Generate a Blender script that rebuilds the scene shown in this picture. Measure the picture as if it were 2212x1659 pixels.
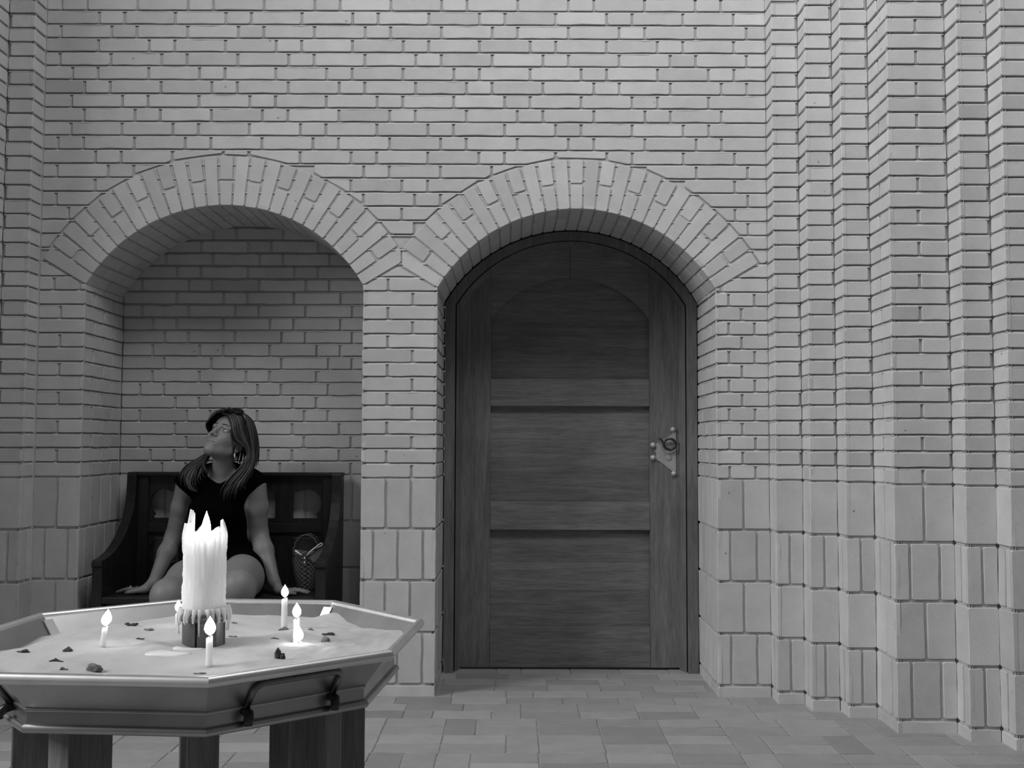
import bpy, bmesh, math, random
import numpy as np
from math import sin, cos, pi, radians, sqrt, atan2, hypot
from mathutils import Vector, Matrix

for _o in list(bpy.data.objects):
    bpy.data.objects.remove(_o)
SC = bpy.context.scene
COL = SC.collection
RND = random.Random(7)

# ------------------------------------------------------------------ camera, world, light, exposure
EYE = (0.0, -4.9485, 1.1515)
_cam = bpy.data.cameras.new('camera')
CAM = bpy.data.objects.new('camera', _cam)
COL.objects.link(CAM)
_cam.sensor_fit = 'HORIZONTAL'
_cam.sensor_width = 36.0
_cam.lens = 36.0 * 2309.19 / 2212.0
_cam.clip_start = 0.05
CAM.matrix_world = (Matrix.Translation(EYE) @ Matrix.Rotation(0.0009, 4, 'Z')
                    @ Matrix.Rotation(pi / 2 + 0.0557, 4, 'X') @ Matrix.Rotation(0.0035, 4, 'Z'))
SC.camera = CAM

SC.view_settings.view_transform = 'Standard'
SC.view_settings.look = 'None'
SC.view_settings.gamma = 1.0
SC.view_settings.use_curve_mapping = False
SC.view_settings.exposure = 0.0

WORLD = bpy.data.worlds.new('church_air')
SC.world = WORLD
WORLD.use_nodes = True
_bg = WORLD.node_tree.nodes['Background']
_bg.inputs['Color'].default_value = (1, 1, 1, 1)
_bg.inputs['Strength'].default_value = 0.10


def area_light(name, loc, target, sx, sy, power):
    l = bpy.data.lights.new(name, 'AREA')
    l.shape = 'RECTANGLE'
    l.size, l.size_y = sx, sy
    l.energy = power
    o = bpy.data.objects.new(name, l)
    COL.objects.link(o)
    o.location = loc
    d = Vector(target) - Vector(loc)
    o.rotation_euler = d.to_track_quat('-Z', 'Y').to_euler()
    return o


# main daylight from the tall church windows high up on the left, behind the camera
area_light('window_daylight', (-9.6, -5.2, 7.2), (0.0, 0.0, 1.5), 4.6, 5.0, 1080)
area_light('upper_wall_fill', (0.6, -2.7, 5.7), (0.8, 0.0, 2.8), 2.0, 1.2, 106)  # added lamp, no window known here; brightens the upper part of the wall


# ------------------------------------------------------------------ helpers
class MB:
    """collects geometry for one mesh"""
    def __init__(self):
        self.v = []; self.f = []; self.m = []; self.t = []; self.s = []

    def add(self, vs, fs, mat=0, tone=0.0, smooth=False):
        b = len(self.v)
        self.v.extend([tuple(p) for p in vs])
        for f in fs:
            self.f.append([b + i for i in f]); self.m.append(mat); self.t.append(tone); self.s.append(smooth)

    def build(self, name, mats, parent=None, loc=None):
        me = bpy.data.meshes.new(name)
        me.from_pydata(self.v, [], self.f)
        me.polygons.foreach_set('material_index', self.m)
        me.polygons.foreach_set('use_smooth', self.s)
        if not isinstance(mats, (list, tuple)):
            mats = [mats]
        for m in mats:
            me.materials.append(m)
        at = me.attributes.new('tone', 'FLOAT', 'FACE')
        at.data.foreach_set('value', self.t)
        me.update()
        o = bpy.data.objects.new(name, me)
        COL.objects.link(o)
        if parent is not None:
            o.parent = parent
            o.matrix_parent_inverse = parent.matrix_world.inverted()
        return o

    # --- shapes
    def box(self, lo, hi, mat=0, tone=0.0, bev=0.0, M=None):
        x0, y0, z0 = lo; x1, y1, z1 = hi
        if bev <= 0:
            vs = [(x, y, z) for z in (z0, z1) for y in (y0, y1) for x in (x0, x1)]
            fs = [(0, 2, 3, 1), (4, 5, 7, 6), (0, 1, 5, 4), (2, 6, 7, 3), (0, 4, 6, 2), (1, 3, 7, 5)]
        else:
            bm = bmesh.new()
            bmesh.ops.create_cube(bm, size=1.0)
            for v in bm.verts:
                v.co = Vector(((x0 + x1) / 2 + v.co.x * (x1 - x0), (y0 + y1) / 2 + v.co.y * (y1 - y0), (z0 + z1) / 2 + v.co.z * (z1 - z0)))
            bmesh.ops.bevel(bm, geom=list(bm.edges), offset=bev, segments=2, profile=0.5, affect='EDGES')
            bm.verts.index_update()
            vs = [tuple(v.co) for v in bm.verts]
            fs = [[v.index for v in f.verts] for f in bm.faces]
            bm.free()
        if M is not None:
            vs = [tuple(M @ Vector(p)) for p in vs]
        self.add(vs, fs, mat, tone)

    def tube(self, pts, rad, seg=8, mat=0, tone=0.0, cap=True, smooth=True, closed=False):
        pts = [Vector(p) for p in pts]
        n = len(pts)
        if not isinstance(rad, (list, tuple)):
            rad = [rad] * n
        vs = []; fs = []
        up = None
        for i, p in enumerate(pts):
            if closed:
                d = pts[(i + 1) % n] - pts[i - 1]
            else:
                d = pts[min(i + 1, n - 1)] - pts[max(i - 1, 0)]
            if d.length < 1e-9:
                d = Vector((0, 0, 1))
            d.normalize()
            if up is None:
                up = Vector((0, 0, 1)) if abs(d.z) < 0.9 else Vector((1, 0, 0))
            a = up - d * up.dot(d)
            if a.length < 1e-6:
                a = d.orthogonal()
            a.normalize(); up = a
            b = d.cross(a)
            for k in range(seg):
                t = 2 * pi * k / seg
                vs.append(p + (a * cos(t) + b * sin(t)) * rad[i])
        for i in range(n if closed else n - 1):
            j = (i + 1) % n
            for k in range(seg):
                l = (k + 1) % seg
                fs.append((i * seg + k, i * seg + l, j * seg + l, j * seg + k))
        if cap and not closed:
            fs.append(tuple(reversed(range(seg))))
            fs.append(tuple((n - 1) * seg + k for k in range(seg)))
        self.add(vs, fs, mat, tone, smooth)

    def lathe(self, prof, seg=24, c=(0, 0, 0), mat=0, tone=0.0, smooth=True, cap=True):
        vs = []; fs = []
        for r, z in prof:
            for k in range(seg):
                t = 2 * pi * k / seg
                vs.append((c[0] + r * cos(t), c[1] + r * sin(t), c[2] + z))
        for i in range(len(prof) - 1):
            for k in range(seg):
                l = (k + 1) % seg
                fs.append((i * seg + k, i * seg + l, (i + 1) * seg + l, (i + 1) * seg + k))
        if cap:
            fs.append(tuple(reversed(range(seg))))
            fs.append(tuple((len(prof) - 1) * seg + k for k in range(seg)))
        self.add(vs, fs, mat, tone, smooth)

    def prism(self, poly, y0, y1, axis='Y', mat=0, tone=0.0, holes=()):
        """polygon (with holes) in the plane across `axis`, extruded from y0 to y1"""
        from mathutils.geometry import tessellate_polygon
        loops = [list(poly)] + [list(h) for h in holes]
        flat = [p for l in loops for p in l]
        tris = tessellate_polygon([[Vector((p[0], p[1], 0)) for p in l] for l in loops])
        def P(p, y):
            if axis == 'Y': return (p[0], y, p[1])
            if axis == 'X': return (y, p[0], p[1])
            return (p[0], p[1], y)
        n = len(flat)
        vs = [P(p, y0) for p in flat] + [P(p, y1) for p in flat]
        fs = []
        for t in tris:
            fs.append((t[0], t[1], t[2])); fs.append((t[2] + n, t[1] + n, t[0] + n))
        b = 0
        for l in loops:
            k = len(l)
            for i in range(k):
                j = (i + 1) % k
                fs.append((b + i, b + j, b + j + n, b + i + n))
            b += k
        bm = bmesh.new()
        bv = [bm.verts.new(p) for p in vs]
        for f in fs:
            try:
                bm.faces.new([bv[i] for i in f])
            except ValueError:
                pass
        bmesh.ops.recalc_face_normals(bm, faces=list(bm.faces))
        bm.verts.index_update()
        self.add([tuple(v.co) for v in bm.verts], [[v.index for v in f.verts] for f in bm.faces], mat, tone)
        bm.free()


def empty(name, loc, label=None, cat=None, group=None):
    o = bpy.data.objects.new(name, None)
    o.empty_display_size = 0.05
    COL.objects.link(o)
    o.location = loc
    o.matrix_world = Matrix.Translation(loc)
    if label: tag(o, label, cat, group)
    return o


def tag(o, label, cat, group=None, kind=None):
    o['label'] = label; o['category'] = cat
    if group: o['group'] = group
    if kind: o['kind'] = kind
    return o


def structure(o, label=None, cat=None):
    o['kind'] = 'structure'
    if label: o['label'] = label
    if cat: o['category'] = cat
    return o


# ------------------------------------------------------------------ materials (the whole place is grey: the photograph has no colour)
def new_mat(name):
    m = bpy.data.materials.new(name)
    m.use_nodes = True
    nt = m.node_tree
    return m, nt, nt.nodes['Principled BSDF']


def g(v):
    return (v, v, v, 1)


def noise_ramp(nt, vec, scale, lo, hi, detail=4.0, rough=0.6, p0=0.3, p1=0.7):
    n = nt.nodes.new('ShaderNodeTexNoise')
    n.inputs['Scale'].default_value = scale
    n.inputs['Detail'].default_value = detail
    n.inputs['Roughness'].default_value = rough
    if vec is not None:
        nt.links.new(vec, n.inputs['Vector'])
    r = nt.nodes.new('ShaderNodeMapRange')
    r.inputs['From Min'].default_value = p0
    r.inputs['From Max'].default_value = p1
    r.inputs['To Min'].default_value = lo
    r.inputs['To Max'].default_value = hi
    nt.links.new(n.outputs['Fac'], r.inputs['Value'])
    return r.outputs['Result'], n


def math_node(nt, op, a, b=None):
    n = nt.nodes.new('ShaderNodeMath')
    n.operation = op
    for i, x in enumerate((a, b)):
        if x is None: continue
        if isinstance(x, (int, float)):
            n.inputs[i].default_value = x
        else:
            nt.links.new(x, n.inputs[i])
    return n.outputs[0]


def bump(nt, bsdf, height, strength, dist):
    b = nt.nodes.new('ShaderNodeBump')
    b.inputs['Strength'].default_value = strength
    b.inputs['Distance'].default_value = dist
    nt.links.new(height, b.inputs['Height'])
    nt.links.new(b.outputs['Normal'], bsdf.inputs['Normal'])


def brick_mat(name, base, var, rough=0.85, grain=1.0, spots=True):
    m, nt, b = new_mat(name)
    tc = nt.nodes.new('ShaderNodeTexCoord')
    at = nt.nodes.new('ShaderNodeAttribute'); at.attribute_name = 'tone'
    blot, _ = noise_ramp(nt, tc.outputs['Object'], 9.0, 0.92, 1.06, 5.0)
    fine, fn = noise_ramp(nt, tc.outputs['Object'], 160.0, 0.95, 1.04, 3.0)
    v = math_node(nt, 'MULTIPLY', at.outputs['Fac'], var)
    v = math_node(nt, 'ADD', v, base)
    v = math_node(nt, 'MULTIPLY', v, blot)
    v = math_node(nt, 'MULTIPLY', v, fine)
    if spots:                                   # small firing holes in the bricks
        vo = nt.nodes.new('ShaderNodeTexVoronoi'); vo.inputs['Scale'].default_value = 7.0
        nt.links.new(tc.outputs['Object'], vo.inputs['Vector'])
        r = nt.nodes.new('ShaderNodeMapRange')
        r.inputs['From Min'].default_value = 0.02; r.inputs['From Max'].default_value = 0.045
        r.inputs['To Min'].default_value = 0.45; r.inputs['To Max'].default_value = 1.0
        nt.links.new(vo.outputs['Distance'], r.inputs['Value'])
        v = math_node(nt, 'MULTIPLY', v, r.outputs['Result'])
    c = nt.nodes.new('ShaderNodeCombineColor')
    for i in range(3): nt.links.new(v, c.inputs[i])
    nt.links.new(c.outputs[0], b.inputs['Base Color'])
    b.inputs['Roughness'].default_value = rough
    b.inputs['Specular IOR Level'].default_value = 0.15
    bump(nt, b, fn.outputs['Fac'], 0.35 * grain, 0.003)
    return m


def wood_mat(name, base, contrast, axis='Z', rough=0.45, spec=0.4, scale=1.0):
    m, nt, b = new_mat(name)
    tc = nt.nodes.new('ShaderNodeTexCoord')
    mp = nt.nodes.new('ShaderNodeMapping')
    s = {'Z': (14, 14, 0.9), 'X': (0.9, 14, 14), 'Y': (14, 0.9, 14)}[axis]
    mp.inputs['Scale'].default_value = [q * scale for q in s]
    nt.links.new(tc.outputs['Object'], mp.inputs['Vector'])
    w = nt.nodes.new('ShaderNodeTexNoise')
    w.inputs['Scale'].default_value = 1.6; w.inputs['Detail'].default_value = 6; w.inputs['Distortion'].default_value = 1.4
    nt.links.new(mp.outputs['Vector'], w.inputs['Vector'])
    r = nt.nodes.new('ShaderNodeMapRange')
    r.inputs['From Min'].default_value = 0.3; r.inputs['From Max'].default_value = 0.72
    r.inputs['To Min'].default_value = base * (1 - contrast); r.inputs['To Max'].default_value = base * (1 + contrast)
    nt.links.new(w.outputs['Fac'], r.inputs['Value'])
    mp2 = nt.nodes.new('ShaderNodeMapping')
    mp2.inputs['Scale'].default_value = [q * scale * 7 for q in s]
    nt.links.new(tc.outputs['Object'], mp2.inputs['Vector'])
    pores, pn = noise_ramp(nt, mp2.outputs['Vector'], 2.0, 0.78, 1.08, 3.0, 0.6, 0.35, 0.6)
    blot, _ = noise_ramp(nt, tc.outputs['Object'], 2.3, 0.85, 1.15, 3.0)
    v = math_node(nt, 'MULTIPLY', r.outputs['Result'], pores)
    v = math_node(nt, 'MULTIPLY', v, blot)
    at = nt.nodes.new('ShaderNodeAttribute'); at.attribute_name = 'tone'
    v = math_node(nt, 'MULTIPLY', v, math_node(nt, 'ADD', math_node(nt, 'MULTIPLY', at.outputs['Fac'], 0.3), 1.0))
    c = nt.nodes.new('ShaderNodeCombineColor')
    for i in range(3): nt.links.new(v, c.inputs[i])
    nt.links.new(c.outputs[0], b.inputs['Base Color'])
    b.inputs['Roughness'].default_value = rough
    b.inputs['Specular IOR Level'].default_value = spec
    bump(nt, b, pn.outputs['Fac'], 0.15, 0.002)
    return m


def plain_mat(name, base, rough=0.6, metal=0.0, spec=0.5, nscale=0, nvar=0.0, bstr=0.0, sss=0.0, bdist=0.002):
    m, nt, b = new_mat(name)
    b.inputs['Base Color'].default_value = g(base)
    b.inputs['Roughness'].default_value = rough
    b.inputs['Metallic'].default_value = metal
    b.inputs['Specular IOR Level'].default_value = spec
    if nscale:
        tc = nt.nodes.new('ShaderNodeTexCoord')
        v, n = noise_ramp(nt, tc.outputs['Object'], nscale, base * (1 - nvar), base * (1 + nvar), 5.0)
        c = nt.nodes.new('ShaderNodeCombineColor')
        for i in range(3): nt.links.new(v, c.inputs[i])
        nt.links.new(c.outputs[0], b.inputs['Base Color'])
        if bstr: bump(nt, b, n.outputs['Fac'], bstr, bdist)
    if sss:
        b.inputs['Subsurface Weight'].default_value = sss
        b.inputs['Subsurface Radius'].default_value = (1, 1, 1)
        b.inputs['Subsurface Scale'].default_value = 0.012 if base < .5 else 0.05
    return m


def glow_mat(name, strength):
    m, nt, b = new_mat(name)
    b.inputs['Base Color'].default_value = g(0)
    b.inputs['Emission Color'].default_value = g(1)
    b.inputs['Emission Strength'].default_value = strength
    return m


M = dict(
    brick=brick_mat('yellow_brick', 0.50, 0.045, grain=0.6),
    mortar=plain_mat('lime_mortar', 0.46, 0.95, spec=0.05, nscale=60, nvar=0.1, bstr=0.3),
    paver=brick_mat('floor_brick', 0.29, 0.045, rough=0.6, spots=False),
    grout=plain_mat('floor_grout', 0.25, 0.95, spec=0.05, nscale=40, nvar=0.15),
    door_v=wood_mat('oak_upright_grain', 0.145, 0.22, 'Z', 0.5, 0.3),
    door_h=wood_mat('oak_cross_grain', 0.165, 0.2, 'X', 0.5, 0.3),
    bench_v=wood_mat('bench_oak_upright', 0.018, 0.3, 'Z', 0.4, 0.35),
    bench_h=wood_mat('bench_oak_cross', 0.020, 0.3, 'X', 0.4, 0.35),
    stand=wood_mat('stand_wood', 0.20, 0.2, 'Z', 0.5, 0.3),
    brass=plain_mat('tarnished_brass', 0.42, 0.34, 1.0, nscale=9, nvar=0.16),
    old_brass=plain_mat('dull_brass', 0.22, 0.36, 1.0, nscale=12, nvar=0.2),
    bright=plain_mat('polished_brass', 0.74, 0.40, 1.0, nscale=14, nvar=0.1),
    iron=plain_mat('worn_iron', 0.42, 0.42, 0.35, nscale=20, nvar=0.15),
    dark_iron=plain_mat('dark_iron', 0.06, 0.35, 0.8),
    sand=plain_mat('dry_sand', 0.48, 0.95, spec=0.05, nscale=300, nvar=0.06, bstr=0.3),
    wax=plain_mat('candle_wax', 0.92, 0.45, spec=0.3, sss=0.9),
    flame=glow_mat('candle_flame', 20.0),
    big_flame=glow_mat('thick_candle_flame', 15.0),
    wick=plain_mat('burnt_wick', 0.02, 0.9),
    stub=plain_mat('charred_stub', 0.045, 0.85, nscale=120, nvar=0.5, bstr=0.6),
    dusty_stub=plain_mat('dusty_stub', 0.16, 0.85, nscale=120, nvar=0.6, bstr=0.6),
    holder=plain_mat('candle_holder_metal', 0.13, 0.4, 0.6, nscale=12, nvar=0.2),
    skin=plain_mat('skin', 0.215, 0.5, spec=0.35, nscale=14, nvar=0.05, sss=0.15),
    lip=plain_mat('lip', 0.13, 0.6, spec=0.2),
    brow=plain_mat('brow_hair', 0.018, 0.95, spec=0.05),
    eye=plain_mat('eye_white', 0.62, 0.25),
    iris=plain_mat('iris', 0.02, 0.2),
    cloth=plain_mat('black_cloth', 0.0018, 0.95, spec=0.03),
    gloss=plain_mat('sunglass_plastic', 0.008, 0.15),
    pearl=plain_mat('pale_jewel', 0.75, 0.25),
    cord=plain_mat('pale_cord', 0.62, 0.6),
)


def hair_mat():
    m, nt, b = new_mat('brown_hair')
    at = nt.nodes.new('ShaderNodeAttribute'); at.attribute_name = 'tone'
    v = math_node(nt, 'ADD', math_node(nt, 'MULTIPLY', at.outputs['Fac'], 0.036), 0.040)
    c = nt.nodes.new('ShaderNodeCombineColor')
    for i in range(3): nt.links.new(v, c.inputs[i])
    nt.links.new(c.outputs[0], b.inputs['Base Color'])
    b.inputs['Roughness'].default_value = 0.42
    b.inputs['Specular IOR Level'].default_value = 0.4
    return m


def weave_mat():
    """dark bag weave with pale zigzag lines running round and down"""
    m, nt, b = new_mat('zigzag_weave')
    uv = nt.nodes.new('ShaderNodeTexCoord')
    sp = nt.nodes.new('ShaderNodeSeparateXYZ')
    nt.links.new(uv.outputs['UV'], sp.inputs[0])
    z = math_node(nt, 'MULTIPLY', sp.outputs['Y'], 9.0)
    z = math_node(nt, 'PINGPONG', z, 0.5)
    x = math_node(nt, 'MULTIPLY', sp.outputs['X'], 24.0)
    x = math_node(nt, 'ADD', x, math_node(nt, 'MULTIPLY', z, 1.7))
    x = math_node(nt, 'FRACT', x)
    line = math_node(nt, 'LESS_THAN', x, 0.28)
    v = math_node(nt, 'ADD', math_node(nt, 'MULTIPLY', line, 0.10), 0.007)
    c = nt.nodes.new('ShaderNodeCombineColor')
    for i in range(3): nt.links.new(v, c.inputs[i])
    nt.links.new(c.outputs[0], b.inputs['Base Color'])
    b.inputs['Roughness'].default_value = 0.5
    return m


M['hair'] = hair_mat()
M['weave'] = weave_mat()

# ------------------------------------------------------------------ brickwork
ZS = 0.9953            # top of the soldier courses
PITCH = 1.0 / 15.0
JOINT = 0.012
ZTOP = 4.6
DEP = 0.496            # depth of niche and door reveal
ARC_R, ARC_RISE, HALF = 0.7473, 0.375, 0.648
RING = 0.237
ARCHES = [(-1.347, 1.886), (0.295, 1.874)]         # centre x, spring height
XL, XR = -2.209, 1.185
TH = math.asin(HALF / ARC_R)
REC = 0.0150           # backing plane; the pointing itself is sloped, see pointing()


def clip_half(poly, nx, ny, d):
    """keep nx*u+ny*v <= d"""
    out = []
    for i in range(len(poly)):
        a, b = poly[i], poly[(i + 1) % len(poly)]
        da = nx * a[0] + ny * a[1] - d
        db = nx * b[0] + ny * b[1] - d
        if da <= 0: out.append(a)
        if (da < 0) != (db < 0) and abs(da - db) > 1e-12:
            t = da / (da - db)
            out.append((a[0] + (b[0] - a[0]) * t, a[1] + (b[1] - a[1]) * t))
    return out


def poly_area(p):
    return 0.5 * sum(p[i][0] * p[(i + 1) % len(p)][1] - p[(i + 1) % len(p)][0] * p[i][1] for i in range(len(p)))


def clean(poly, eps=0.002):
    out = []
    for p in poly:
        if not out or hypot(p[0] - out[-1][0], p[1] - out[-1][1]) > eps:
            out.append(p)
    while len(out) > 1 and hypot(out[0][0] - out[-1][0], out[0][1] - out[-1][1]) <= eps:
        out.pop()
    return out


def brick(mb, F, poly, depth=0.0165, jit=0.0009, cut=0.0045, bev=0.0022, tone=None, seg=0.055, proud=0.0014):
    """one brick: a slightly uneven face with worn edges; poly is in the panel's (u, v)"""
    O, U, V, N = F
    poly = clean(poly)
    if len(poly) < 3 or abs(poly_area(poly)) < 0.0004: return
    if poly_area(poly) < 0: poly = poly[::-1]
    n = len(poly)
    pts = []
    for i in range(n):
        a = poly[i - 1]; p = poly[i]; b = poly[(i + 1) % n]
        la = hypot(a[0] - p[0], a[1] - p[1]); lb = hypot(b[0] - p[0], b[1] - p[1])
        ca = min(cut * RND.uniform(0.6, 1.5), la * 0.3); cb = min(cut * RND.uniform(0.6, 1.5), lb * 0.3)
        pts.append((p[0] + (a[0] - p[0]) / la * ca, p[1] + (a[1] - p[1]) / la * ca))
        pts.append((p[0] + (b[0] - p[0]) / lb * cb, p[1] + (b[1] - p[1]) / lb * cb))
        k = int(lb / seg)
        for j in range(1, k):
            t = j / k
            nx, ny = (b[1] - p[1]) / lb, -(b[0] - p[0]) / lb
            e = RND.gauss(0, jit)
            pts.append((p[0] + (b[0] - p[0]) * t + nx * e, p[1] + (b[1] - p[1]) * t + ny * e))
    cx = sum(p[0] for p in pts) / len(pts); cy = sum(p[1] for p in pts) / len(pts)
    h = RND.uniform(-proud, proud)
    tu, tv = RND.gauss(0, 0.004), RND.gauss(0, 0.006)
    vs = []
    for ring in range(3):
        for (u, v) in pts:
            d = hypot(u - cx, v - cy) + 1e-9
            s = (d - bev) / d if ring == 0 else 1.0
            uu, vv = cx + (u - cx) * s, cy + (v - cy) * s
            w = h + tu * (uu - cx) + tv * (vv - cy)
            w = w if ring == 0 else (w - bev if ring == 1 else -depth)
            vs.append(O + U * uu + V * vv + N * w)
    m = len(pts)
    fs = [tuple(range(m))]
    for r in range(2):
        for i in range(m):
            j = (i + 1) % m
            fs.append((r * m + i, (r + 1) * m + i, (r + 1) * m + j, r * m + j))
    if tone is None:
        tone = max(-1.6, min(1.3, RND.gauss(0, 0.55)))
        if RND.random() < 0.06: tone -= 0.7
    mb.add(vs, fs, 0, tone)


def rect(u0, u1, v0, v1):
    return [(u0, v0), (u1, v0), (u1, v1), (u0, v1)]


def row(mb, F, cuts, v0, v1, keep=None, **kw):
    """bricks between the joint positions in cuts; no joint at the two ends"""
    j = JOINT / 2
    for i in range(len(cuts) - 1):
        a = cuts[i] + (j if i > 0 else 0.0)
        b = cuts[i + 1] - (j if i < len(cuts) - 2 else 0.0)
        if b - a < 0.012: continue
        ps = [rect(a, b, v0, v1)]
        if keep: ps = keep(ps[0])
        for p in ps: brick(mb, F, p, **kw)


def monk_cuts(u0, u1, n):
    """stretcher-stretcher-header bond; n counts courses up from the soldier courses"""
    m = 33 - n
    H = -0.343 + 0.24 * (m // 2) + 0.18 * (m % 2)
    k0 = math.floor((u0 - H) / 0.6) - 1
    js = []
    k = k0
    while H + k * 0.6 < u1 + 0.6:
        for d in (0, 0.12, 0.36): js.append(H + k * 0.6 + d)
        k += 1
    js = [q for q in js if u0 + 0.045 < q < u1 - 0.045]
    return [u0] + js + [u1]


def outside_arches(p):
    """parts of a brick that lie outside the two arch rings (fans up to the ring's outer edge)"""
    res = [p]
    for (ax, sz) in ARCHES:
        cz = sz + ARC_RISE - ARC_R
        nxt = []
        for q in res:
            cxm = sum(a[0] for a in q) / len(q); cym = sum(a[1] for a in q) / len(q)
            if abs(cxm - ax) > 1.3: nxt.append(q); continue
            e = 0.006
            # skewback lines through the centre: inside fan means  |angle from vertical| < TH
            nl = (-cos(TH), -sin(TH)); nr = (cos(TH), -sin(TH))    # outward normals of the fan's straight sides
            dl = nl[0] * ax + nl[1] * cz; dr = nr[0] * ax + nr[1] * cz
            A = clip_half(q, -nl[0], -nl[1], -(dl + e))
            B = clip_half(q, -nr[0], -nr[1], -(dr + e))
            C = clip_half(clip_half(q, nl[0], nl[1], dl + e), nr[0], nr[1], dr + e)
            A = clip_half(A, 1, 0, ax - HALF) if len(A) > 2 else A
            B = clip_half(B, -1, 0, -(ax + HALF)) if len(B) > 2 else B
            outs = []
            for s in (A, B):
                if len(s) > 2 and poly_area(s) > 0.0004: outs.append(s)
            if len(C) > 2:
                pieces = C
                # part of C outside the ring: cut with the tangent at C's farthest stretch
                R = ARC_R + RING + 0.005
                mx = sum(a[0] for a in C) / len(C) - ax; mz = sum(a[1] for a in C) / len(C) - cz
                far = max(hypot(a[0] - ax, a[1] - cz) for a in C)
                if far > R + 0.006:
                    near = [a for a in C if hypot(a[0] - ax, a[1] - cz) < R]
                    if near:
                        # arc crossing: step a few tangents over the brick's width and keep the convex remainder
                        us = [a[0] for a in C]
                        vs_ = [a[1] for a in C]
                        u0, u1, v0, v1 = min(us), max(us), min(vs_), max(vs_)
                        ang = atan2(mx, mz)
                        t = (sin(ang), cos(ang))
                        pieces = clip_half(C, -t[0], -t[1], -(t[0] * ax + t[1] * cz + R))
                    if len(pieces) > 2 and poly_area(pieces) > 0.0011: outs.append(pieces)
            nxt.extend(outs)
        res = nxt
    return [q for q in res if poly_area(q) > 0.0004]


VX, VY, VZ = Vector((1, 0, 0)), Vector((0, 1, 0)), Vector((0, 0, 1))
O0 = Vector((0, 0, 0))
SOLD = 0.2355
BASE_TOP = ZS - 4 * SOLD


def vband(n):
    z = ZS + n * PITCH
    return z + 0.001, z + PITCH - 0.011


def soldier_zone(mb, F, u0, u1, unit=None, tone_shift=0.0):
    """four courses of bricks on end over a plain base course"""
    w = u1 - u0
    k = max(1, round(w / 0.118))
    un = w / k
    for r in range(4):
        z1 = ZS - r * SOLD; z0 = z1 - SOLD
        if r % 2 == 0:
            cuts = [u0 + un * i for i in range(k + 1)]
        else:
            cuts = [u0] + [u0 + un * (i + 0.5) for i in range(k)] + [u1]
        row(mb, F, cuts, z0 + 0.004, z1 - 0.008, seg=0.07, jit=0.001)
    kb = max(1, round(w / 0.236))
    row(mb, F, [u0 + w / kb * i for i in range(kb + 1)], -0.02, BASE_TOP - 0.008)


def courses():
    n = 0
    while ZS + n * PITCH < ZTOP:
        yield n
        n += 1


def mortar_quad(mb, F, u0, u1, v0, v1, rec=REC):
    O, U, V, N = F
    mb.add([O + U * u + V * v - N * rec for (u, v) in rect(u0, u1, v0, v1)], [(0, 1, 2, 3)], 1)


def pointing(mb, F, u0, u1, v0, v1, keep=None):
    """weathered mortar: every bed joint slopes from deep (under the brick above) to nearly flush; head joints lie in between"""
    O, U, V, N = F
    def P(u, v, r): return O + U * u + V * v - N * r
    for n in courses():
        z = ZS + n * PITCH
        if z > v1 or z + PITCH < v0: continue
        for (za, zb, ra, rb) in ((z + .001, z + PITCH - .011, .0078, .0078), (z + PITCH - .011, z + PITCH + .001, .0012, .0125)):
            if keep:
                for (a, b) in keep(za, zb):
                    mb.add([P(a, za, ra), P(b, za, ra), P(b, zb, rb), P(a, zb, rb)], [(0, 1, 2, 3)], 1)
            else:
                mb.add([P(u0, za, ra), P(u1, za, ra), P(u1, zb, rb), P(u0, zb, rb)], [(0, 1, 2, 3)], 1)
    if v0 < ZS:
        mb.add([P(u0, v0, .0075), P(u1, v0, .0075), P(u1, ZS + .001, .0075), P(u0, ZS + .001, .0075)], [(0, 1, 2, 3)], 1)


def arc_z(ax, sz, r, x):
    cz = sz + ARC_RISE - ARC_R
    return cz + sqrt(max(0.0, r * r - (x - ax) ** 2))


# ---- back wall with its niche and door opening
wb = MB()
FW = (O0, VX, VZ, -VY)
openings = [(ax - HALF, ax + HALF) for ax, _ in ARCHES]
piers = [(XL, openings[0][0]), (openings[0][1], openings[1][0]), (openings[1][1], XR)]
for n in courses():
    v0, v1 = vband(n)
    if v1 < 1.87:
        for i, (a, b) in enumerate(piers):
            if i == 1: cuts = [a, a + (0.232 if n % 2 == 0 else 0.116), b]
            elif i == 0: cuts = [a, b] if n % 2 == 0 else [a, a + 0.1, b]
            else: cuts = [a, a + (0.06 if n % 2 == 0 else 0.12), a + (0.18 if n % 2 == 0 else 0.2459), b] if n % 2 == 0 else [a, a + 0.12, b]
            row(wb, FW, cuts, v0, v1)
    else:
        row(wb, FW, monk_cuts(XL, XR, n), v0, v1, keep=outside_arches if v0 < 2.55 else None)
for (a, b) in piers:
    soldier_zone(wb, FW, a, b)
    mortar_quad(wb, FW, a, b, -0.02, 1.9)
    pointing(wb, FW, a, b, -0.02, 1.92)
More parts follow.
